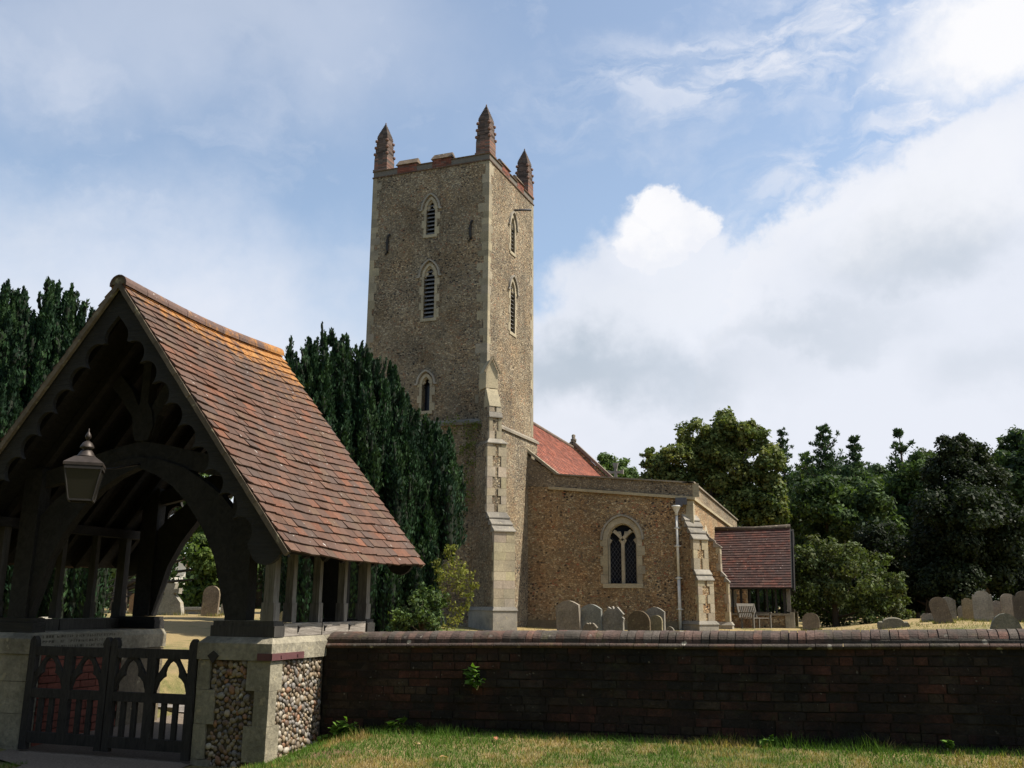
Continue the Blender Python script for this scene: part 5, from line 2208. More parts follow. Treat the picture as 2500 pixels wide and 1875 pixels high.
# ------------------------------------------------------------------ foliage
def np_mesh(name, V, F, C, mat, parent=None, base=(0, 0, 0), smooth=False):
    """V (n,3), F (m,k), C (m,3) per face"""
    o0 = np.array(parent['_o'] if parent is not None else base, dtype=np.float64)
    V = V - o0
    me = bpy.data.meshes.new(name)
    k = F.shape[1]
    me.vertices.add(len(V))
    me.vertices.foreach_set('co', V.astype(np.float32).ravel())
    me.loops.add(F.size)
    me.loops.foreach_set('vertex_index', F.astype(np.int32).ravel())
    me.polygons.add(len(F))
    me.polygons.foreach_set('loop_start', np.arange(0, F.size, k, dtype=np.int32))
    me.polygons.foreach_set('loop_total', np.full(len(F), k, dtype=np.int32))
    me.update(calc_edges=True)
    ca = me.color_attributes.new('Col', 'FLOAT_COLOR', 'CORNER')
    cc = np.ones((len(F), 4), dtype=np.float32)
    cc[:, :3] = C
    ca.data.foreach_set('color', np.repeat(cc, k, axis=0).ravel())
    me.materials.append(mat)
    ob = bpy.data.objects.new(name, me)
    COL.objects.link(ob)
    if parent is not None:
        ob.parent = parent
    else:
        ob.location = base
    ob['_o'] = tuple(float(x) for x in o0)
    return ob


def unit(a):
    return a / np.maximum(1e-9, np.linalg.norm(a, axis=1, keepdims=True))


def leaf_arrays(P, axis, nrm, L, Wd):
    """diamond shaped leaves; P centre (n,3)"""
    n = len(P)
    axis = unit(axis)
    side = unit(np.cross(nrm, axis))
    nn = np.cross(axis, side)
    L = np.broadcast_to(L, (n,))[:, None]
    Wd = np.broadcast_to(Wd, (n,))[:, None]
    a = P - axis * L * .5
    b = P + side * Wd * .5 - nn * Wd * .12
    c = P + axis * L * .5
    d = P - side * Wd * .5 - nn * Wd * .12
    V = np.stack([a, b, c, d], 1).reshape(-1, 3)
    F = np.arange(4 * n).reshape(n, 4)
    return V, F


def crown_leaves(clumps, dens, L, asp=.6, cols=None, droop=.3, up=.35, shell=.55, flat=1.0, lum=(.7, 1.3)):
    """clumps: list of (centre, radius); returns V,F,C"""
    Ps, As, Ns, Cs = [], [], [], []
    cols = np.array(cols)
    for (c, r) in clumps:
        n = max(8, int(dens * r * r))
        d = unit(rng.normal(size=(n, 3)))
        rad = r * (shell + (1 - shell) * rng.random(n) ** .6) * (1 + .12 * rng.normal(size=n))
        P = np.array(c) + d * rad[:, None] * np.array([1, 1, flat])
        nr = unit(d + np.array([0, 0, up]) + .55 * rng.normal(size=(n, 3)))
        ax = unit(np.cross(nr, rng.normal(size=(n, 3)))) + np.array([0, 0, -droop])
        base = cols[rng.integers(0, len(cols))]
        k = rng.uniform(*lum, size=(n, 1))
        mixc = base * .6 + cols[rng.integers(0, len(cols), n)] * .4
        Ps.append(P)
        As.append(ax)
        Ns.append(nr)
        Cs.append(mixc * k)
    P, A_, N_, C = map(np.concatenate, (Ps, As, Ns, Cs))
    Ls = L * rng.uniform(.7, 1.3, len(P))
    V, F = leaf_arrays(P, A_, N_, Ls, Ls * asp)
    return V, F, C


def subclumps(blobs, per=14, rr=.38, inner=.25):
    out = []
    for (c, r) in blobs:
        for k in range(per):
            d = rng.normal(size=3)
            d /= np.linalg.norm(d)
            q = r * (1 - rr * .8) * (1 if rng.random() > inner else rng.random())
            out.append((np.array(c) + d * q * np.array([1, 1, .9]), r * rr * rng.uniform(.7, 1.25)))
    return out


def px_blobs(lst, R, dj=.6):
    out = []
    for x, y, r in lst:
        Rj = R + rng.normal() * dj
        p = atR(x, y, Rj)
        sc = FPX / (Rj * 1.04)
        out.append((np.array(p), r / sc))
    return out


def tree(name, blobs, base, label, cat, cols, dens=160, L=.28, per=14, rr=.38, trunk=.3, group=None, asp=.6, shell=.5, lum=(.6, 1.35), flat=.85, parent_trunk=True):
    bx_, by_ = base
    zb = gz(bx_, by_)
    t = thing(name, (bx_, by_, zb), label, cat, group)
    cl = subclumps(blobs, per, rr)
    V, F, C = crown_leaves(cl, dens, L, asp, cols, shell=shell, lum=lum, flat=flat)
    np_mesh('crown', V, F, C, m_leaf, t)
    m = MB()
    top = max(b[0][2] for b in blobs)
    mid = Vector((bx_, by_, zb + (top - zb) * .35))
    m.tube([(bx_, by_, zb - .2), (bx_ + .05, by_, zb + .8), tuple(mid), (bx_, by_, zb + (top - zb) * .85)], [trunk * 1.3, trunk, trunk * .7, trunk * .2], 8)
    for (c, r) in blobs:
        s0 = Vector((bx_, by_, zb + (c[2] - zb) * random.uniform(.35, .6)))
        e = Vector(c)
        md = s0.lerp(e, .5) + Vector((0, 0, .06 * (e - s0).length))
        m.tube([s0, md, e], [trunk * .35, trunk * .22, trunk * .08], 6)
        for q in range(3):
            dd = Vector(rng.normal(size=3)).normalized() * r * .7
            m.tube([md.lerp(e, .6), e + dd], [trunk * .12, trunk * .03], 4)
    m.build('trunk', m_bark, t)
    return t


G_LIME = [(.12, .14, .036), (.09, .118, .034), (.155, .16, .042), (.066, .096, .032)]
G_MID = [(.075, .115, .032), (.10, .14, .038), (.064, .10, .036)]
G_DARK = [(.036, .060, .024), (.028, .048, .022), (.045, .068, .026)]
G_PINE = [(.045, .075, .036), (.058, .092, .040), (.036, .062, .034)]
G_BUSH = [(.066, .088, .028), (.08, .10, .033), (.05, .072, .026), (.09, .098, .038)]
G_FRESH = [(.10, .15, .03), (.08, .13, .03), (.13, .16, .04)]

WG = 'trees behind the church and graves'
R0 = 57
tree('lime_tree', px_blobs([(1785, 1050, 55), (1715, 1075, 65), (1650, 1135, 62), (1838, 1062, 42), (1605, 1195, 55), (1862, 1130, 55), (1758, 1150, 85), (1690, 1200, 80), (1835, 1215, 80),
                            (1878, 1250, 45), (1625, 1250, 55), (1780, 1290, 90), (1588, 1120, 30), (1700, 1300, 80)], R0, 1.0),
     (-6.8, 56.5), 'large olive green lime tree rising behind the aisle roof', 'tree', G_LIME, dens=560, L=.24, per=30, rr=.33, trunk=.42, shell=.35)
tree('broadleaf_tree', px_blobs([(1480, 1140, 40), (1515, 1150, 40), (1450, 1165, 38), (1540, 1185, 34), (1490, 1190, 60)], 85, 1),
     (-20.5, 82), 'small bright green treetop showing above the nave roof and cross', 'tree', G_MID, dens=320, L=.32, per=20, rr=.38, group=WG)


def conifer(px, ytop, R, wpx, label, cols, lum=(.6, 1.3), tiers=19, name='pine_tree', spiky=1.0, dens=1.0, ybase=None):
    top = atR(px, ytop, R)
    zb = gz(top.x, top.y)
    H = top.z - zb
    sc = FPX / (R * 1.04)
    Wd = wpx / sc / 2
    t = thing(name, (top.x, top.y, zb), label, 'tree', WG)
    Ps, As, Ns, Cs = [], [], [], []
    cols = np.array(cols)
    m = MB()
    m.tube([(top.x, top.y, zb - .2), (top.x + .1, top.y, zb + H * .5), (top.x, top.y, top.z - .1)], [.28, .18, .03], 7)
    for k in range(tiers):
        f = k / (tiers - 1)
        zc = top.z - H * (.012 + .93 * f)
        rw = Wd * (.09 + .95 * f ** .72) * rng.uniform(.75, 1.2)
        nb_ = int(5 + 10 * f)
        a0 = rng.random() * 6.28
        for b in range(nb_):
            a = a0 + 2 * pi * b / nb_ + rng.normal() * .2
            rl = rw * rng.uniform(.65, 1.2)
            d = np.array([cos(a), sin(a), 0])
            s0 = np.array([top.x, top.y, zc])
            e = s0 + d * rl + np.array([0, 0, rl * (rng.uniform(.12, .42) + max(0, .8 - 2.6 * f)) * spiky])
            m.tube([tuple(s0), tuple(e)], [.045, .012], 4)
            ncl = max(3, int(rl / .26))
            for q in range(ncl):
                u_ = (q + .9) / ncl
                c = s0 + (e - s0) * u_ + rng.normal(size=3) * .10
                n = int(30 * dens)
                rr_ = (.30 * (1.1 - .35 * u_) + .08) * (.42 + .75 * min(1, f * 2.2))
                dd = unit(rng.normal(size=(n, 3)) + np.array([0, 0, .55]))
                Ps.append(c + dd * (rr_ * rng.random((n, 1)) ** .5))
                As.append(dd + np.array([0, 0, .5]))
                Ns.append(unit(rng.normal(size=(n, 3))))
                g = cols[rng.integers(0, len(cols))] * rng.uniform(.8, 1.2)
                Cs.append(g * rng.uniform(*lum, size=(n, 1)))
    P, A_, N_, C = map(np.concatenate, (Ps, As, Ns, Cs))
    Ls = .24 * rng.uniform(.6, 1.3, len(P))
    V, F = leaf_arrays(P, A_, N_, Ls, Ls * .34)
    np_mesh('crown', V, F, C, m_leaf, t)
    m.build('trunk', m_bark, t)
    return t


conifer(1908, 1058, 72, 130, 'bluish pine top between the lime tree and the tall twin pine', G_PINE, dens=.8)
conifer(2010, 1052, 66, 200, 'tall many pointed pine right of the lime tree', G_PINE, spiky=1.3)
conifer(2085, 1075, 62, 120, 'narrow pine standing just right of the tall many pointed pine', G_PINE, dens=.8)
conifer(2195, 1060, 64, 200, 'open layered pine with spreading upper boughs in mid wood', G_PINE, spiky=1.0, tiers=11)
conifer(1968, 1110, 70, 150, 'lower pine filling the gap behind the porch', G_MID)
tree('broadleaf_tree', px_blobs([(2060, 1185, 60), (2120, 1215, 60), (2010, 1220, 70), (2090, 1260, 70), (1960, 1250, 55), (2040, 1310, 70), (2140, 1290, 60)], 60, 1.2),
     (-.3, 60), 'dark green oak like tree below the twin pines', 'tree', G_MID + G_DARK, dens=340, L=.27, per=24, rr=.36, group=WG)
tree('broadleaf_tree', px_blobs([(2240, 1180, 55), (2200, 1230, 60), (2260, 1130, 40), (2230, 1310, 80), (2290, 1250, 60)], 62, 1.2),
     (3.6, 61.5), 'mid green tree between the layered pine and the dark yew', 'tree', G_MID + G_DARK, dens=330, L=.27, per=24, rr=.36, group=WG)
tree('broadleaf_tree', px_blobs([(2250, 1125, 34), (2290, 1140, 30), (2270, 1180, 40)], 78, 1), (5.2, 77), 'pale feathery treetop far behind the wood', 'tree', G_BUSH, dens=120, L=.3, per=16, rr=.32, group=WG)
tree('broadleaf_tree', px_blobs([(1930, 1190, 50), (1985, 1180, 50), (2050, 1165, 50), (2110, 1180, 55), (2165, 1180, 50), (2215, 1190, 50), (2140, 1230, 70), (2010, 1220, 80), (2250, 1200, 70), (2080, 1300, 90), (2200, 1330, 90), (1950, 1300, 70)], 76, 1.2),
     (1.6, 76), 'long dark tree belt filling the gaps behind the pines', 'tree', G_DARK + G_PINE, dens=230, L=.32, per=24, rr=.36, group=WG)
tree('yew_tree', px_blobs([(2330, 1095, 40), (2370, 1120, 45), (2320, 1160, 60), (2390, 1190, 65), (2340, 1260, 90), (2420, 1270, 80), (2300, 1330, 80), (2380, 1360, 90),
                           (2260, 1400, 60), (2440, 1380, 80), (2320, 1430, 70)], 47, 1.2),
     (6.0, 46.6), 'very dark broad yew tree behind the right hand headstones', 'tree', [(.014, .022, .010), (.019, .029, .012), (.024, .032, .013)], dens=900, L=.17, per=26, rr=.36, group=WG)
tree('broadleaf_tree', px_blobs([(2440, 1140, 45), (2490, 1090, 45), (2540, 1120, 60), (2500, 1180, 70), (2560, 1220, 80), (2470, 1240, 60), (2530, 1330, 90)], 52, 1.2),
     (9.3, 51), 'green tree rising at the right edge of the photo', 'tree', G_DARK + G_MID[:1], dens=360, L=.27, per=24, rr=.36, group=WG)
tree('yew_tree', px_blobs([(2200, 1380, 60), (2150, 1330, 60), (2230, 1440, 50), (2480, 1400, 70), (2540, 1440, 80), (2180, 1450, 50), (2090, 1400, 60)], 50, 1.2),
     (4.2, 50), 'deep shaded evergreen undergrowth filling the wood edge', 'tree', [(.013, .020, .010), (.019, .028, .012)], dens=700, L=.18, per=24, rr=.38, group=WG)
tree('flowering_shrub', px_blobs([(2010, 1345, 45), (1965, 1370, 45), (2070, 1350, 45), (2120, 1385, 50), (2000, 1420, 60), (2080, 1430, 60), (2150, 1440, 50), (1970, 1470, 45),
                                  (2190, 1420, 26), (2040, 1490, 50), (2130, 1495, 45), (2190, 1490, 42), (2212, 1510, 26), (1950, 1400, 30)], 41, .6),
     (-.2, 41), 'broad rounded light green bush between the porch and the headstones', 'bush', G_BUSH, dens=620, L=.15, per=20, rr=.34, trunk=.12, lum=(.55, 1.3))
# wood beyond the left, seen through the lychgate and filling behind
tree('broadleaf_tree', px_blobs([(480, 1290, 45), (500, 1350, 50), (460, 1240, 40), (520, 1410, 45), (540, 1300, 50), (470, 1450, 40), (560, 1380, 60), (500, 1200, 60)], 44, .8),
     (-29, 33), 'sunlit green tree seen through the lychgate arch', 'tree', G_FRESH + G_MID, dens=460, L=.22, per=26, rr=.36, group='trees seen through the lychgate')
tree('broadleaf_tree', px_blobs([(390, 1446, 20), (375, 1460, 22), (440, 1455, 22), (350, 1440, 24), (425, 1400, 7), (404, 1412, 7), (355, 1400, 14)], 40, .5),
     (-27.5, 29.3), 'loose shrubbery screening the white house beyond the lychgate', 'bush', G_FRESH, dens=420, L=.16, per=14, rr=.34, trunk=.1, group='trees seen through the lychgate')
for i, (px_, py_, R_) in enumerate(((640, 1330, 60), (200, 1300, 60), (60, 1320, 55), (310, 1340, 65))):
    c = atR(px_, py_, R_)
    bl = [(np.array((c.x + dx_, c.y + dy_, c.z + dz_)), r_) for dx_, dy_, dz_, r_ in ((0, 0, 0, 3.0), (2.4, .5, -1.0, 2.4), (-2.4, 0, -1.0, 2.5), (0, 0, -3, 3.2), (2.5, 0, -3.2, 2.4), (-2.6, 0, -3.2, 2.4))]
    tree('broadleaf_tree', bl, (c.x, c.y), ['tree hidden behind the central yew', 'dark tree behind the left lychgate balusters', 'dark tree at the far left beyond the lychgate', 'dark tree behind the left back post of the lychgate'][i],
         'tree', G_DARK, dens=60, L=.4, per=14, rr=.4, group='trees seen through the lychgate')

# continuous far wood closing the horizon
fw = []
for k in range(150):
    a = radians(-62 + 100 * k / 149)
    R_ = 88 + rng.uniform(-5, 8)
    if radians(-27) < a < radians(-9):
        R_ += 22
    h_ = rng.uniform(2.5, 5.5)
    for q in range(3):
        fw.append((np.array((sin(a) * R_ + rng.normal(), cos(a) * R_ + rng.normal() * 2, .6 + h_ * (q + .3) / 2.2)), rng.uniform(1.6, 2.6)))
V, F, C = crown_leaves(fw, 42, .55, .7, G_DARK, lum=(.5, 1.3), shell=.3)
o = np_mesh('far_wood', V, F, C, m_leaf, None, (0, 90, .6))
o['kind'] = 'stuff'
tag(o, 'distant dark wood closing the horizon behind everything', 'wood')

# unseen foliage added behind the viewpoint to block sky light from gate and wall
rw = []
for k in range(46):
    x_ = -34 + 60 * k / 45
    for q in range(5):
        rw.append((np.array((x_ + rng.normal() * .8, -8.0 + rng.normal() * 1.0 - 1.0 * abs(q - 3), 1.2 + q * 3.2 + rng.normal() * .4)), rng.uniform(1.8, 2.4)))
V, F, C = crown_leaves(rw, 60, .5, .7, G_DARK, lum=(.5, 1.3), shell=.2)
o = np_mesh('added_sky_screen', V, F, C, m_leaf, None, (-4, -9, 0))
o['kind'] = 'stuff'
tag(o, 'unseen leafy screen added behind the viewpoint to block sky light', 'wood')

# white house far beyond
ha, hb = atR(330, 1470, 75), atR(447, 1470, 75)
hz = gz(ha.x, ha.y)
ht = atR(427, 1338, 75)
he = atR(447, 1375, 75)
hs = thing('house', ((ha.x + hb.x) / 2, ha.y, hz), 'white gabled house glimpsed between the trees through the lychgate', 'house')
d_ = Vector((hb.x - ha.x, hb.y - ha.y, 0)).normalized()
n_ = Vector((-d_.y, d_.x, 0))
m = MB()
half = 2.6
gc = Vector((hb.x, hb.y, 0)) - d_ * half
m.prism([gc - d_ * half + Vector((0, 0, hz)), gc + d_ * half + Vector((0, 0, hz)), gc + d_ * half + Vector((0, 0, he.z)), gc + Vector((0, 0, he.z + 1.9)), gc - d_ * half + Vector((0, 0, he.z))], n_ * 8)
m.build('wall', m_house, hs)
m = MB()
for sg in (-1, 1):
    a = gc + Vector((0, 0, he.z + 2.05)) - n_ * .3
    b = gc + d_ * sg * (half + .35) + Vector((0, 0, he.z - .15)) - n_ * .3
    m.prism([a, b, b + Vector((0, 0, .16)), a + Vector((0, 0, .18))], n_ * 8.6, (.16, .10, .07))
m.build('roof', m_slab, hs)
m = MB()
wp = gc - d_ * 1.0 + Vector((0, 0, hz + 3.2)) - n_ * .03
m.prism([wp, wp + d_ * 1.0, wp + d_ * 1.0 + Vector((0, 0, 1.2)), wp + Vector((0, 0, 1.2))], n_ * .02)
m.build('window', m_glass, hs)


# Irish yews: bundles of upright plumes
YC1 = [(.017, .038, .017), (.021, .046, .019), (.012, .028, .014), (.030, .058, .022)]


def plume(P0, H, R, lean, n, top=.13):
    """upright spindle of tufts from P0 to height H"""
    f = rng.random(n) ** .85
    prof = np.where(f > 1 - top, (1 - f) / top, 1.0) ** .75
    prof = prof * (.80 + .20 * np.minimum(1, f * 4))
    a = rng.random(n) * 2 * pi
    wob = 1 + .22 * np.sin(a * 3 + f * 17 + P0[0] * 7) + .13 * np.sin(f * H * 7 + a)
    r = R * prof * wob * (.72 + .34 * rng.random(n))
    d = np.stack([np.cos(a), np.sin(a), np.zeros(n)], 1)
    P = np.array(P0) + d * r[:, None] + np.array(lean)[None, :] * (f[:, None] ** 1.5) * H + np.stack([np.zeros(n), np.zeros(n), f * H], 1)
    ax = d * .35 + np.array([0, 0, 1.0]) + .28 * rng.normal(size=(n, 3))
    nr = unit(d + .5 * rng.normal(size=(n, 3)))
    return P, ax, nr, f


def irish_yew(name, plumes, base, label, col=YC1, dens=430, L=.12, Wl=.05):
    zb = gz(*base)
    t = thing(name, (base[0], base[1], zb), label, 'yew tree', 'Irish yews in the churchyard')
    Ps, As, Ns, Cs = [], [], [], []
    cols = np.array(col)
    core = MB()
    sprigs = []
    for (x, y, z0, ztop, R, lx, ly) in plumes:
        for q in range(3):
            a = rng.random() * 6.28
            hh = rng.uniform(.3, .75)
            zt_ = ztop - (rng.random() ** 1.5) * 1.6 + (.34 * rng.random() if q < 2 else 0)
            ro = R * rng.uniform(.3, .95)
            sprigs.append((x + cos(a) * ro, y + sin(a) * ro, zt_ - hh, zt_, rng.uniform(.045, .085), lx + rng.normal() * .1, ly + rng.normal() * .1))
    for (x, y, z0, ztop, R, lx, ly) in list(plumes) + sprigs:
        H = ztop - z0
        n = max(25, int(dens * R * H * 3.3))
        P, ax, nr, f = plume((x, y, z0), H, R, (lx, ly, 0), n)
        Ps.append(P)
        As.append(ax)
        Ns.append(nr)
        g = cols[rng.integers(0, len(cols))] * rng.uniform(.85, 1.15)
        Cs.append(g * rng.uniform(.5, 1.55, size=(n, 1)))
        pts, rad = [], []
        for k in range(7):
            q = k / 6
            pts.append((x + lx * q ** 1.5 * H, y + ly * q ** 1.5 * H, z0 + H * q * .93))
            rad.append(max(.015, R * .66 * (1 if q < .8 else (1 - q) / .2)))
        core.tube(pts, rad, 7)
    P, A_, N_, C = map(np.concatenate, (Ps, As, Ns, Cs))
    Ls = L * rng.uniform(.6, 1.35, len(P))
    V, F = leaf_arrays(P, A_, N_, Ls, Ls * (Wl / L))
    np_mesh('foliage', V, F, C, m_yew, t)
    core.build('branches', m_yewcore, t)
    return t


def yew_plumes(spec, R, depth=1.6, per_px=.0, z0=.5, r=.24, seed=1):
    """spec: list of (px, ytop) along the skyline; fills depth with shorter plumes in front"""
    out = []
    for (x, yt) in spec:
        for j in range(9):
            Rj = R + depth * (.8 - .25 * j) + rng.uniform(-.25, .25)
            drop = (0, 18, 50, 90, 140, 200, 260, 330, 400)[j] * rng.uniform(.75, 1.3)
            xx_ = x + rng.uniform(-14, 14)
            p = atR(xx_, yt + drop, Rj)
            out.append((p.x, p.y, z0, p.z, r * rng.uniform(.8, 1.25), rng.normal() * .008, rng.normal() * .008))
    return out


# central yew: skyline read off left to right
sky_c = [(724, 862), (745, 830), (768, 826), (790, 818), (812, 812), (836, 818), (858, 822), (880, 834), (902, 850), (925, 862), (945, 880), (962, 895), (980, 925), (1000, 960), (1015, 990),
         (1030, 1010), (1048, 1040), (1058, 1032), (1072, 1030), (1086, 1044), (1098, 1072), (1106, 1112)]
pls = yew_plumes(sky_c, 24.0, 1.2, z0=.5, r=.19)
pls = [p for p in pls]
# right flank hangs clear of the ground: bring those plume feet up
pl2 = []
for (x, y, z0, zt, r, lx, ly) in pls:
    az = atan2(x, y)
    lim = atan2(*(atR(1062, 1300, 24).xy))
    if az > lim:
        z0 = 2.55 + (az - lim) * 22
        if zt < z0 + 1.1:
            continue
        r *= .95
    pl2.append((x, y, z0, zt, r, lx, ly))
irish_yew('irish_yew', pl2, (atR(880, 1500, 24).x, atR(880, 1500, 24).y), 'large dark Irish yew of upright plumes between the lychgate roof and tower')
s2 = yew_plumes([(694, 862), (714, 838), (704, 900)], 27.0, .5, r=.15)
irish_yew('irish_yew', s2, (atR(705, 1500, 27).x, atR(705, 1500, 27).y), 'slim Irish yew tips just behind the lychgate ridge end')
sky_l = [(-150, 700), (-110, 690), (-70, 672), (-35, 690), (-8, 700), (12, 692), (34, 682), (56, 700), (76, 760), (98, 725), (118, 700), (136, 690), (158, 694), (176, 698), (190, 740), (208, 735), (226, 760), (246, 800), (268, 840)]
irish_yew('irish_yew', yew_plumes(sky_l, 24.0, 1.2, z0=.5, r=.18), (atR(60, 1500, 24).x, atR(60, 1500, 24).y), 'tall dark Irish yew of upright plumes at the left edge behind the lychgate')

# yellow-green shrub and climber by the tower foot
tree('bay_shrub', px_blobs([(1040, 1500, 42), (1010, 1490, 40), (1070, 1470, 30), (1030, 1450, 30), (985, 1520, 40), (1060, 1525, 34)], 21.5, .2),
     (atR(1030, 1500, 21.5).x, atR(1030, 1500, 21.5).y), 'dark green shrub at the foot of the tower right of the yew', 'shrub', G_MID + G_DARK, dens=1200, L=.09, per=18, rr=.38, trunk=.05)
tree('climbing_shrub', px_blobs([(1110, 1380, 34), (1140, 1400, 26), (1120, 1430, 30), (1085, 1400, 26), (1140, 1455, 20), (1065, 1380, 22), (1100, 1340, 18), (1050, 1420, 26), (1075, 1450, 26),
                                 (1158, 1430, 14), (1135, 1480, 14), (1095, 1480, 26), (1120, 1500, 22), (1100, 1520, 26), (1070, 1420, 26), (1125, 1410, 30)], 22.6, .2),
     (atR(1090, 1500, 22.6).x, atR(1090, 1500, 22.6).y), 'feathery yellow green shrub between the yew and the tower buttress', 'shrub', [(.16, .17, .03), (.20, .19, .04), (.12, .14, .03)], dens=560, L=.085, per=14, rr=.42, trunk=.012, asp=.32, shell=.2)
# creeper sprays on the tower string
Pc = []
for (px_, py_, sp_) in ((1095, 1035, 14), (1130, 1034, 16), (1160, 1038, 8), (1140, 1060, 16), (1130, 1100, 12), (1150, 1130, 10), (1135, 1170, 12), (1150, 1210, 12), (1120, 1230, 10), (1145, 1090, 8)):
    for k in range(46):
        q = atY(px_ + rng.normal() * sp_, py_ + rng.normal() * sp_ * .8, 30.62)
        Pc.append(tuple(q))
Pc = np.array(Pc)
nn_ = np.tile(np.array([[.2, -1, .4]]), (len(Pc), 1)) + .4 * rng.normal(size=(len(Pc), 3))
V, F = leaf_arrays(Pc, rng.normal(size=(len(Pc), 3)), unit(nn_), .10, .06)
o = np_mesh('creeper', V, F, np.array([(.12, .14, .03)]) * rng.uniform(.6, 1.3, (len(Pc), 1)), m_leaf, None, tuple(Pc.mean(0)))
tag(o, 'thin green creeper clinging to the tower wall below the string course', 'climbing plant')

# ------------------------------------------------------------------ foreground grass and weeds
def turf_noise(x, y, s=1.0, o=0.0):
    return mnoise.noise(Vector((x * s, y * s, o)))


gx, gy, gh, gc_ = [], [], [], []
N_BL = 62000
cnt = 0
while cnt < N_BL:
    x = random.uniform(-9.2, 3.2)
    y = random.uniform(6.2, 8.47)
    if -7.05 < x < -6.2 and y < 7.2:
        continue
    if -9.5 < x < -5.0 and y > 7.05 + .12 * turf_noise(x, y, 4):
        continue
    if x < -4.8 and y > 7.45:
        continue
    if random.random() > (1.0 if y > 6.9 else .8):
        continue
    wallside = smooth(8.05, 8.4, y)
    bare = mnoise.noise(Vector((x * 1.2, y * 2.0, 4)))
    scorch = math.exp(-(((x + 4.2) / .34) ** 2 + ((y - 7.42) / .14) ** 2)) + .7 * max(0, turf_noise(x, y, 3.1, 12) - .35)
    if random.random() < scorch * .85:
        continue
    dry = 1.2 * turf_noise(x, y, 1.5, 9) + .8 * turf_noise(x, y, 6, 2) + random.gauss(0, .18) - .3 * wallside - .05
    tuft = max(0, turf_noise(x, y, 2.2, 5))
    if x < -3.2:
        dry -= .25
        tuft += .2
    h = .020 + .018 * random.random() + .07 * wallside * random.random() * (.4 + tuft * 2) + .05 * tuft * random.random()
    c = (.27, .20, .085) if dry > .22 else ((.17, .17, .045) if dry > -.02 else (.075, .135, .025))
    k = random.uniform(.8, 1.55)
    gx.append(x)
    gy.append(y)
    gh.append(h)
    gc_.append(tuple(v * k for v in c))
    cnt += 1
gx, gy, gh = map(np.array, (gx, gy, gh))
n = len(gx)
gzv = np.array([gz(a, b) for a, b in zip(gx, gy)])
ang = rng.random(n) * 2 * pi
tx, ty = rng.normal(size=n) * .45 * gh, rng.normal(size=n) * .45 * gh
wb = .0028 + .0022 * rng.random(n)
dxw, dyw = np.cos(ang) * wb, np.sin(ang) * wb
B0 = np.stack([gx - dxw, gy - dyw, gzv - .004], 1)
B1 = np.stack([gx + dxw, gy + dyw, gzv - .004], 1)
T = np.stack([gx + tx, gy + ty, gzv + gh], 1)
V = np.stack([B0, B1, T], 1).reshape(-1, 3)
F = np.arange(3 * n).reshape(n, 3)
o = np_mesh('grass', V, F, np.array(gc_), m_grassblade, None, (-2, 7.5, .4))
o['kind'] = 'stuff'
tag(o, 'short patchy green and dry grass along the foot of the brick wall', 'grass')


bl = []
for (cx_, cy_, w_, zb_) in STONES:
    for k in range(150):
        x = cx_ + random.uniform(-.62, .62) * w_
        y = cy_ + random.choice((random.uniform(-.16, .02), random.uniform(.10, .24)))
        if random.random() < .25:
            x = cx_ + random.choice((-1, 1)) * w_ * random.uniform(.5, .62)
            y = cy_ + random.uniform(-.1, .2)
        bl.append((x, y, random.uniform(.05, .15)))
for k in range(9000):
    y = random.uniform(24, 36)
    x = random.uniform(-1.5, 7) if k % 3 else random.uniform(-12, -2)
    if turf_noise(x, y, .9, 3) > -.1:
        bl.append((x, y, random.uniform(.03, .09)))
bl = np.array(bl)
n = len(bl)
bz_ = np.array([gz(a, b) for a, b in bl[:, :2]])
ang = rng.random(n) * 2 * pi
dx_, dy_ = np.cos(ang) * .008, np.sin(ang) * .008
hh_ = bl[:, 2]
B0 = np.stack([bl[:, 0] - dx_, bl[:, 1] - dy_, bz_ - .01], 1)
B1 = np.stack([bl[:, 0] + dx_, bl[:, 1] + dy_, bz_ - .01], 1)
T = np.stack([bl[:, 0] + rng.normal(size=n) * .4 * hh_, bl[:, 1] + rng.normal(size=n) * .4 * hh_, bz_ + hh_], 1)
cc_ = np.array([(.30, .23, .10), (.20, .19, .06), (.13, .15, .04)])[rng.integers(0, 3, n)] * rng.uniform(.7, 1.2, (n, 1))
o = np_mesh('grass', np.stack([B0, B1, T], 1).reshape(-1, 3), np.arange(3 * n).reshape(n, 3), cc_, m_grassblade, None, (0, 30, .7))
o['kind'] = 'stuff'
tag(o, 'dry tufts of grass round the headstones and across the churchyard', 'grass')


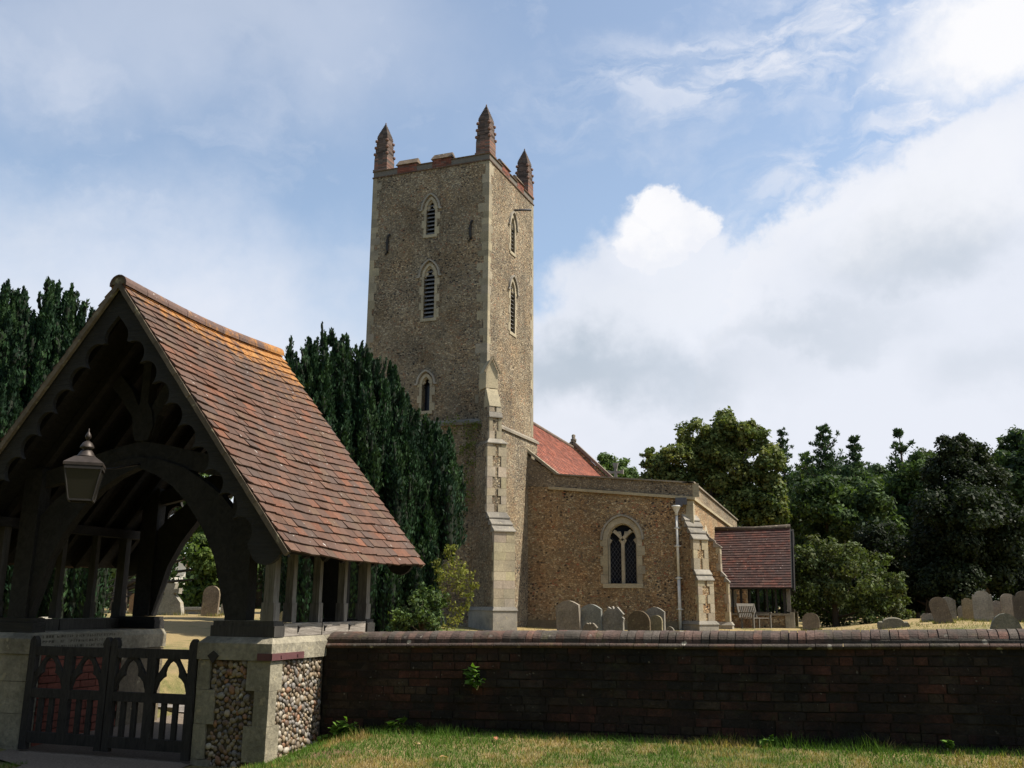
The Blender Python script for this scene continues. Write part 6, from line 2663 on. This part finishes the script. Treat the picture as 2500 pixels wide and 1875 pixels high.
def weed(x, y, z, s, nl, label, upright=.8, name='weed', spread=1.0):
    s *= 1.5 if name == 'weed' else 1.25
    nl = int(nl * 1.5)
    t_ = thing(name, (x, y, z), label, 'weed', 'weeds growing at the wall')
    Ps, As, Ns = [], [], []
    m = MB()
    ns_ = max(2, nl // 7)
    for k in range(ns_):
        a = rng.random() * 6.28
        e = np.array([x + cos(a) * s * .45 * spread * rng.random(), y - abs(sin(a)) * s * .3, z + s * rng.uniform(.4, 1.0) * upright])
        m.tube([(x, y, z - .02), ((x + e[0]) / 2, (y + e[1]) / 2, z + (e[2] - z) * .65), tuple(e)], [.003, .0025, .0015], 5)
        for q in range(nl // ns_ + 1):
            f = .45 + .55 * q / max(1, nl // ns_)
            c = np.array([x, y, z]) * (1 - f) + e * f
            d = np.array([rng.normal(), -abs(rng.normal()) * .6 - .2, .35 * rng.normal()])
            d /= np.linalg.norm(d)
            Ps.append(c + d * s * .14)
            As.append(d + np.array([0, 0, -.1]))
            Ns.append(np.array([0.15, -.35, 1.0]) + .35 * rng.normal(size=3))
    Ps, As, Ns = map(np.array, (Ps, As, Ns))
    Ls = s * .42 * rng.uniform(.6, 1.2, len(Ps))
    V, F = leaf_arrays(Ps, As, unit(Ns), Ls, Ls * .62)
    np_mesh('leaves', V, F, np.array([(.12, .22, .035)]) * rng.uniform(.7, 1.3, (len(Ps), 1)), m_leaf, t_)
    m.build('stems', m_leaf, t_)


pw = atY(1165, 1672, YW - .01)
weed(pw.x, YW - .01, pw.z - .03, .17, 26, 'leafy sprig growing out of the brick wall face', .95, 'wall_plant', 1.6)
for px_, py_, s, nl, lab in ((792, 1768, .10, 9, 'small nettle sprig against the pebble pier edge'), (838, 1782, .16, 26, 'largest bright green nettle clump left end of the wall foot'),
                             (868, 1782, .13, 18, 'bright green seedling right of the largest nettle clump'), (966, 1790, .14, 10, 'lone two leaved weed at the wall foot below the white lichen patch'),
                             (1015, 1795, .09, 8, 'low round leaved weed right of the lone weed'), (1870, 1822, .13, 14, 'green weed at the wall foot towards the right'),
                             (2315, 1845, .10, 12, 'small weed with pale flowers at the right of the wall foot')):
    p = atY(px_, py_, 8.38)
    weed(p.x, 8.38, gz(p.x, 8.38) - .01, s, nl, lab)
for px_, py_, lab, c in ((1020, 1820, 'curled pale fallen leaf on the grass near the wall', (.50, .36, .20)), (1084, 1852, 'tan fallen leaf on the open grass', (.52, .30, .14)),
                         (838, 1776, 'long dry leaf under the nettle clump', (.45, .33, .17)), (1210, 1806, 'reddish dry leaf by the wall foot', (.40, .17, .10))):
    d = raydir(px_, py_)
    # walk the ray down to the turf
    t = 5.0
    while t < 12:
        q = CAM + d * t
        if q.z < gz(q.x, q.y) + .02:
            break
        t += .02
    m = MB()
    a = random.random() * 6
    L_ = .045
    pts = []
    for u_, v_, w_ in ((-1, 0, .0), (-.4, .42, .012), (.3, .40, .018), (1, 0, .01), (.3, -.38, .02), (-.4, -.36, .006)):
        pts.append((q.x + (u_ * cos(a) - v_ * sin(a)) * L_, q.y + (u_ * sin(a) + v_ * cos(a)) * L_, q.z + w_ + .004))
    m.add(pts, [(0, 1, 5), (1, 2, 4, 5), (2, 3, 4)], c)
    o = m.build('fallen_leaf', m_leaf, None, tuple(q))
    tag(o, lab, 'leaf', 'fallen leaves on the grass')

# strip helper properties
for o in bpy.data.objects:
    if '_o' in o.keys():
        del o['_o']
